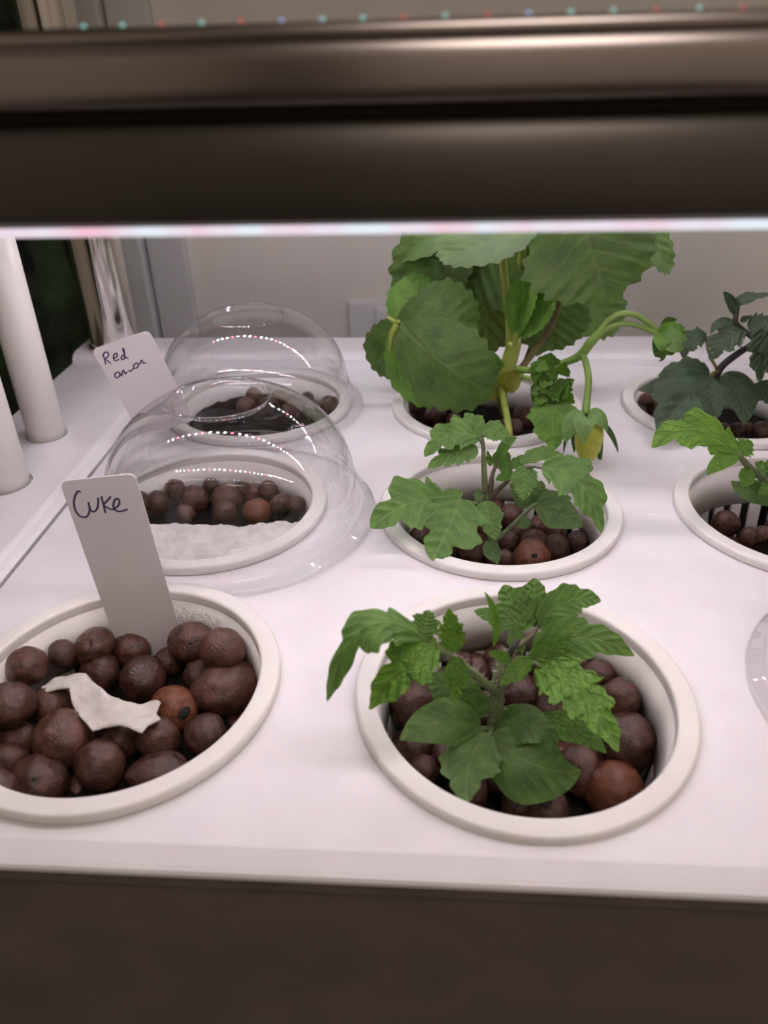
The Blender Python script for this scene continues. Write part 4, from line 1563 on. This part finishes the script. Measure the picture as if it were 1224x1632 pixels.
g1 = G.stalk([(812, 575, -.1), (812, 520, -.08), (806, 460, -.1), (800, 400, -.14), (800, 350, -.18)], [2.6, 2.3, 2.2, 2.1, 2.0], M_stem_y, 'leaf_stalk')
g2 = G.stalk([(818, 570, -.06), (822, 510, .0), (828, 450, .02), (834, 390, .0), (845, 340, -.1)], [2.8, 2.5, 2.3, 2.2, 2.0], M_stem_y, 'leaf_stalk')
g3 = G.stalk([(828, 590, -.1), (850, 562, -.1), (872, 530, -.12), (886, 500, -.14), (893, 470, -.16), (895, 455, -.16)], [2.2, 2.0, 1.9, 1.8, 1.4, .6], M_stem_br, 'leaf_stalk')
# upper crown of leaves
G.leaf((862, 368, -.35), (700, 416, -.75), 96, LM_straw, 'straw', (-.1, -.42, .9), (780, 386, -.55), rug=1.2, parent=g1, seed=2, curl=.05)
G.leaf((905, 318, -.35), (962, 478, -.80), 208, LM_straw, 'straw', (.05, -.75, .65), (940, 392, -.66), rug=1.2, parent=g2, seed=5, curl=.10)
G.leaf((985, 340, -.3), (1070, 432, -.35), 100, LM_straw, 'straw', (.5, -.5, .7), (1030, 375, -.34), rug=1.0, parent=g2)
G.leaf((728, 360, .45), (626, 408, .40), 52, LM_straw, 'straw', (-.3, -.7, .6), (690, 378, .0), rug=1.0, parent=g1)
G.leaf((775, 370, .18), (652, 480, .1), 120, LM_straw, 'straw', (.3, -.8, .5), (700, 410, .14), rug=1.0, parent=g1)
G.leaf((830, 350, .1), (740, 470, .12), 170, LM_straw, 'straw', (-.1, -.9, .4), rug=.8, parent=g1)
# big shield leaf at the left
g4 = G.stalk([(805, 590, -.1), (760, 560, .0), (700, 520, .02), (650, 505, -.1), (634, 516, -.22)], [2.2, 2.0, 1.8, 1.7, 1.6], M_stem_y, 'leaf_stalk')
G.leaf((632, 517, -.22), (786, 628, -.55), 128, LM_straw, 'straw', (-.25, -.9, .35), (705, 580, -.62), rug=.7, parent=g4, seed=9, fold=-.05, curl=.10)
G.leaf((634, 516, -.20), (762, 520, -.25), 112, LM_straw, 'straw', (-.1, -.9, .45), (700, 508, -.42), rug=.7, parent=g4, seed=7, curl=.05)
G.leaf((633, 518, -.2), (706, 640, -.45), 84, LM_straw_b, 'straw', (-.75, -.65, .0), (645, 590, -.35), rug=.5, parent=g4, fold=.1)
G.leaf((634, 514, -.14), (628, 604, .06), 76, LM_straw, 'straw', (-.5, -.85, .2), (615, 556, -.05), rug=.5, parent=g4)
G.leaf((636, 516, -.12), (690, 452, .05), 70, LM_straw_b, 'straw', (-.5, -.8, .3), (648, 480, -.05), rug=.5, parent=g4)
G.stalk([(632, 517, -.24), (624, 535, -.26), (621, 560, -.26)], [1.7, 1.4, .8], M_stem_y, 'leaf_rib', parent=g4)
G.stalk([(634, 516, -.24), (618, 506, -.22)], [1.5, .9], M_stem_y, 'leaf_rib', parent=g4)
# leaves behind the stalks, one showing its pale underside
G.leaf((775, 390, .35), (775, 562, .25), 105, LM_straw_u, 'straw', (0, -1, .15), rug=.6, parent=g1, seed=3)
G.leaf((850, 400, .4), (838, 470, .3), 90, LM_straw, 'straw', (0, -1, .2), rug=.6, parent=g2)
# right hand leaves behind the truss
g5 = G.stalk([(835, 585, .1), (860, 520, .2), (890, 460, .28)], [1.8, 1.6, 1.3], M_stem_br, 'leaf_stalk')
G.leaf((890, 440, .26), (880, 560, .1), 110, LM_straw, 'straw', (-.1, -.95, .3), (880, 500, .16), rug=.7, parent=g5)
G.leaf((895, 455, .28), (985, 528, .24), 92, LM_straw, 'straw', (.2, -.9, .4), (940, 482, .26), rug=.7, parent=g5)
G.leaf((845, 540, .16), (872, 552, .14), 40, LM_straw_u, 'straw', (0, -.95, .3), parent=g5)
# young folded leaf
g6 = G.stalk([(818, 560, -.14), (822, 540, -.16), (824, 528, -.18)], [2.0, 1.8, 1.5], M_stem_y, 'leaf_stalk')
G.leaf((824, 535, -.18), (850, 436, -.2), 46, LM_straw_b, 'straw', (-.4, -.9, .1), (832, 485, -.2), rug=.6, parent=g6, fold=.6)
G.leaf((825, 537, -.18), (884, 478, -.24), 38, LM_straw_b, 'straw', (-.3, -.9, .35), (850, 512, -.22), rug=.6, parent=g6, fold=.6)
G.leaf((826, 530, -.17), (866, 450, -.18), 40, LM_straw_b, 'straw', (.3, -.9, .2), rug=.6, parent=g6, fold=.4)
# fruiting truss
tr_ = G.stalk([(822, 588, -.4), (860, 590, -.62), (905, 576, -.80), (926, 565, -.86), (942, 545, -.90), (958, 528, -.92)], [1.9, 1.9, 1.9, 2.4, 2.5, 2.2], M_stem_g, 'truss_stalk')
G.stalk([(950, 536, -.92), (970, 510, -.94), (992, 500, -.95), (1015, 503, -.95), (1036, 517, -.95), (1046, 527, -.95)], [1.7, 1.5, 1.5, 1.4, 1.4, 1.3], M_stem_g, 'side_stalk', tr_)
G.stalk([(955, 531, -.92), (975, 520, -.96), (1000, 516, -.98), (1030, 524, -.98), (1050, 534, -.97)], [1.6, 1.3, 1.3, 1.3, 1.2], M_stem_g, 'side_stalk', tr_)
G.stalk([(928, 563, -.87), (934, 580, -.98), (938, 605, -1.15), (936, 632, -1.30), (933, 660, -1.40)], [1.7, 1.7, 1.7, 1.7, 2.0], M_stem_g, 'fruit_stalk', tr_)
# green fruit
fc = G.p((939, 698, -1.40))
uf = depth(fc) / F_PX
fr_v, fr_f = lathe_data([(0, 30 * uf), (9 * uf, 29 * uf), (17 * uf, 23 * uf), (21 * uf, 12 * uf), (22 * uf, 0), (20.5 * uf, -14 * uf), (17 * uf, -26 * uf), (12 * uf, -35 * uf), (6 * uf, -40 * uf), (0, -41.5 * uf)], 40)
loc_ = Vector(G.t.location)
M_fruit = noisy('unripe_fruit', (.30, .36, .03), (.46, .48, .06), 300, .4, .3, 900)
fr_o = mesh_obj('fruit', [Vector(p) + fc - loc_ for p in fr_v], fr_f, M_fruit, G.t)
tag(fr_o, 'unripe yellow green strawberry hanging from its stalk')
sv, sf = [], []
pr_ = [(22, 0), (21.6, -7), (20.3, -14), (18.6, -21), (16, -28), (12, -35), (7, -39.3), (22, 7), (20.8, 13)]
for i, (r_, z_) in enumerate(pr_):
    nn = max(5, int(r_ * .62))
    for j in range(nn):
        a = 2 * math.pi * (j + .5 * (i % 2)) / nn
        c = Vector((r_ * math.cos(a), r_ * math.sin(a), z_)) * uf + fc - loc_
        d = Vector((math.cos(a), math.sin(a), -.15)).normalized()
        e1_ = d.cross(UPV).normalized()
        e2_ = d.cross(e1_)
        k = len(sv)
        sv += [c + e1_ * 1.5 * uf, c + e2_ * 2.0 * uf, c - e1_ * 1.5 * uf, c - e2_ * 2.0 * uf, c + d * 1.3 * uf]
        sf += [(k, k + 1, k + 4), (k + 1, k + 2, k + 4), (k + 2, k + 3, k + 4), (k + 3, k, k + 4)]
so = mesh_obj('seeds', sv, sf, mat('achene', (.50, .50, .10), .35), fr_o)
so['kind'] = 'stuff'
for (tx, ty, dz, w_, m_) in ((902, 706, -1.22, 30, LM_sepal), (930, 708, -1.28, 32, LM_sepal), (968, 688, -1.12, 27, LM_sepal), (985, 722, -.92, 20, LM_sepal_d), (898, 724, -.95, 24, LM_sepal_d), (957, 738, -.86, 24, LM_sepal_d), (915, 722, -.84, 22, LM_sepal_d)):
    b0 = (933 + (tx - 936) * .10, 662, -1.40 + (dz + 1.05) * .25)
    dq = dz - .35
    G.leaf(b0, (tx, ty, dq), w_, m_, 'sepal', (0.01 * (tx - 936), (dz + 1.05) * 5 - .2, .55), ((b0[0] + tx) / 2 + (tx - 936) * .12, (b0[1] + ty) / 2 - 8, (b0[2] + dq) / 2 + (dz + 1.05) * .18), fold=.1, rug=.1, name='sepal', parent=fr_o)
# flower bud at the end of the arching stalks
bc = G.p((1066, 533, -.96))
bd = bpy.data.objects.new('bud', None)
link(bd, G.t)
bv, bf = lathe_data([(0, 8 * uf), (7 * uf, 7 * uf), (12 * uf, 2 * uf), (12 * uf, -5 * uf), (8 * uf, -13 * uf), (0, -17 * uf)], 24)
R_ = (RT * 1.0 - UP * .45).normalized().to_track_quat('-Z', 'Y').to_matrix()
mesh_obj('bud_core', [R_ @ Vector(p) + bc - loc_ for p in bv], bf, M_fruit, bd)
for i, (tx, ty, dz, w_, m_) in enumerate(((1096, 540, -1.02, 22, LM_sepal), (1090, 556, -1.05, 24, LM_sepal), (1076, 562, -1.0, 24, LM_straw_b), (1092, 524, -.98, 22, LM_straw_b), (1078, 508, -.92, 20, LM_straw), (1052, 574, -.9, 22, LM_straw), (1098, 530, -.88, 20, LM_straw), (1062, 556, -1.06, 24, LM_straw_b), (1044, 560, -.92, 18, LM_straw))):
    G.leaf((1050, 530, -.96), (tx, ty, dz), w_, m_, 'sepal', (0, -.9 if dz < -.96 else .9, .3), ((1050 + tx) / 2 + 2, (530 + ty) / 2 + (ty - 533) * .25, -.96 + (dz + .96) * 1.0 - (.05 if dz < -.96 else -.05)), fold=.1, rug=.1, name='sepal', parent=bd)
# small bright bract cluster and its hanging leaflet
bk = G.stalk([(830, 600, -.5), (850, 605, -.7), (872, 612, -.85), (880, 635, -.92)], [1.3, 1.2, 1.1, .8], M_stem_g, 'side_stalk', tr_)
G.leaf((880, 632, -.95), (882, 718, -1.28), 74, LM_straw_b, 'soft', (0, -.95, .25), rug=.5, parent=bk, name='leaflet', seed=2)
rr_ = random.Random(12)
for i in range(38):
    a = rr_.uniform(0, 2 * math.pi)
    cx, cy = 875 + rr_.uniform(-27, 27), 607 + rr_.uniform(-32, 34)
    ln = rr_.uniform(22, 34)
    tx, ty = cx + math.cos(a) * ln, cy + math.sin(a) * ln * .9
    tx = min(max(tx, 838), 918)
    ty = min(max(ty, 562), 662)
    dz = -.92 + rr_.uniform(-.10, .02)
    G.leaf((cx, cy, dz + .05), (tx, ty, dz - .05), rr_.uniform(18, 28), rr_.choice((LM_straw_b, LM_straw_b, LM_light, LM_sepal)), 'soft', (rr_.uniform(-.4, .4), -.9, rr_.uniform(.1, .6)), fold=.35, rug=.2, name='bract', parent=bk)
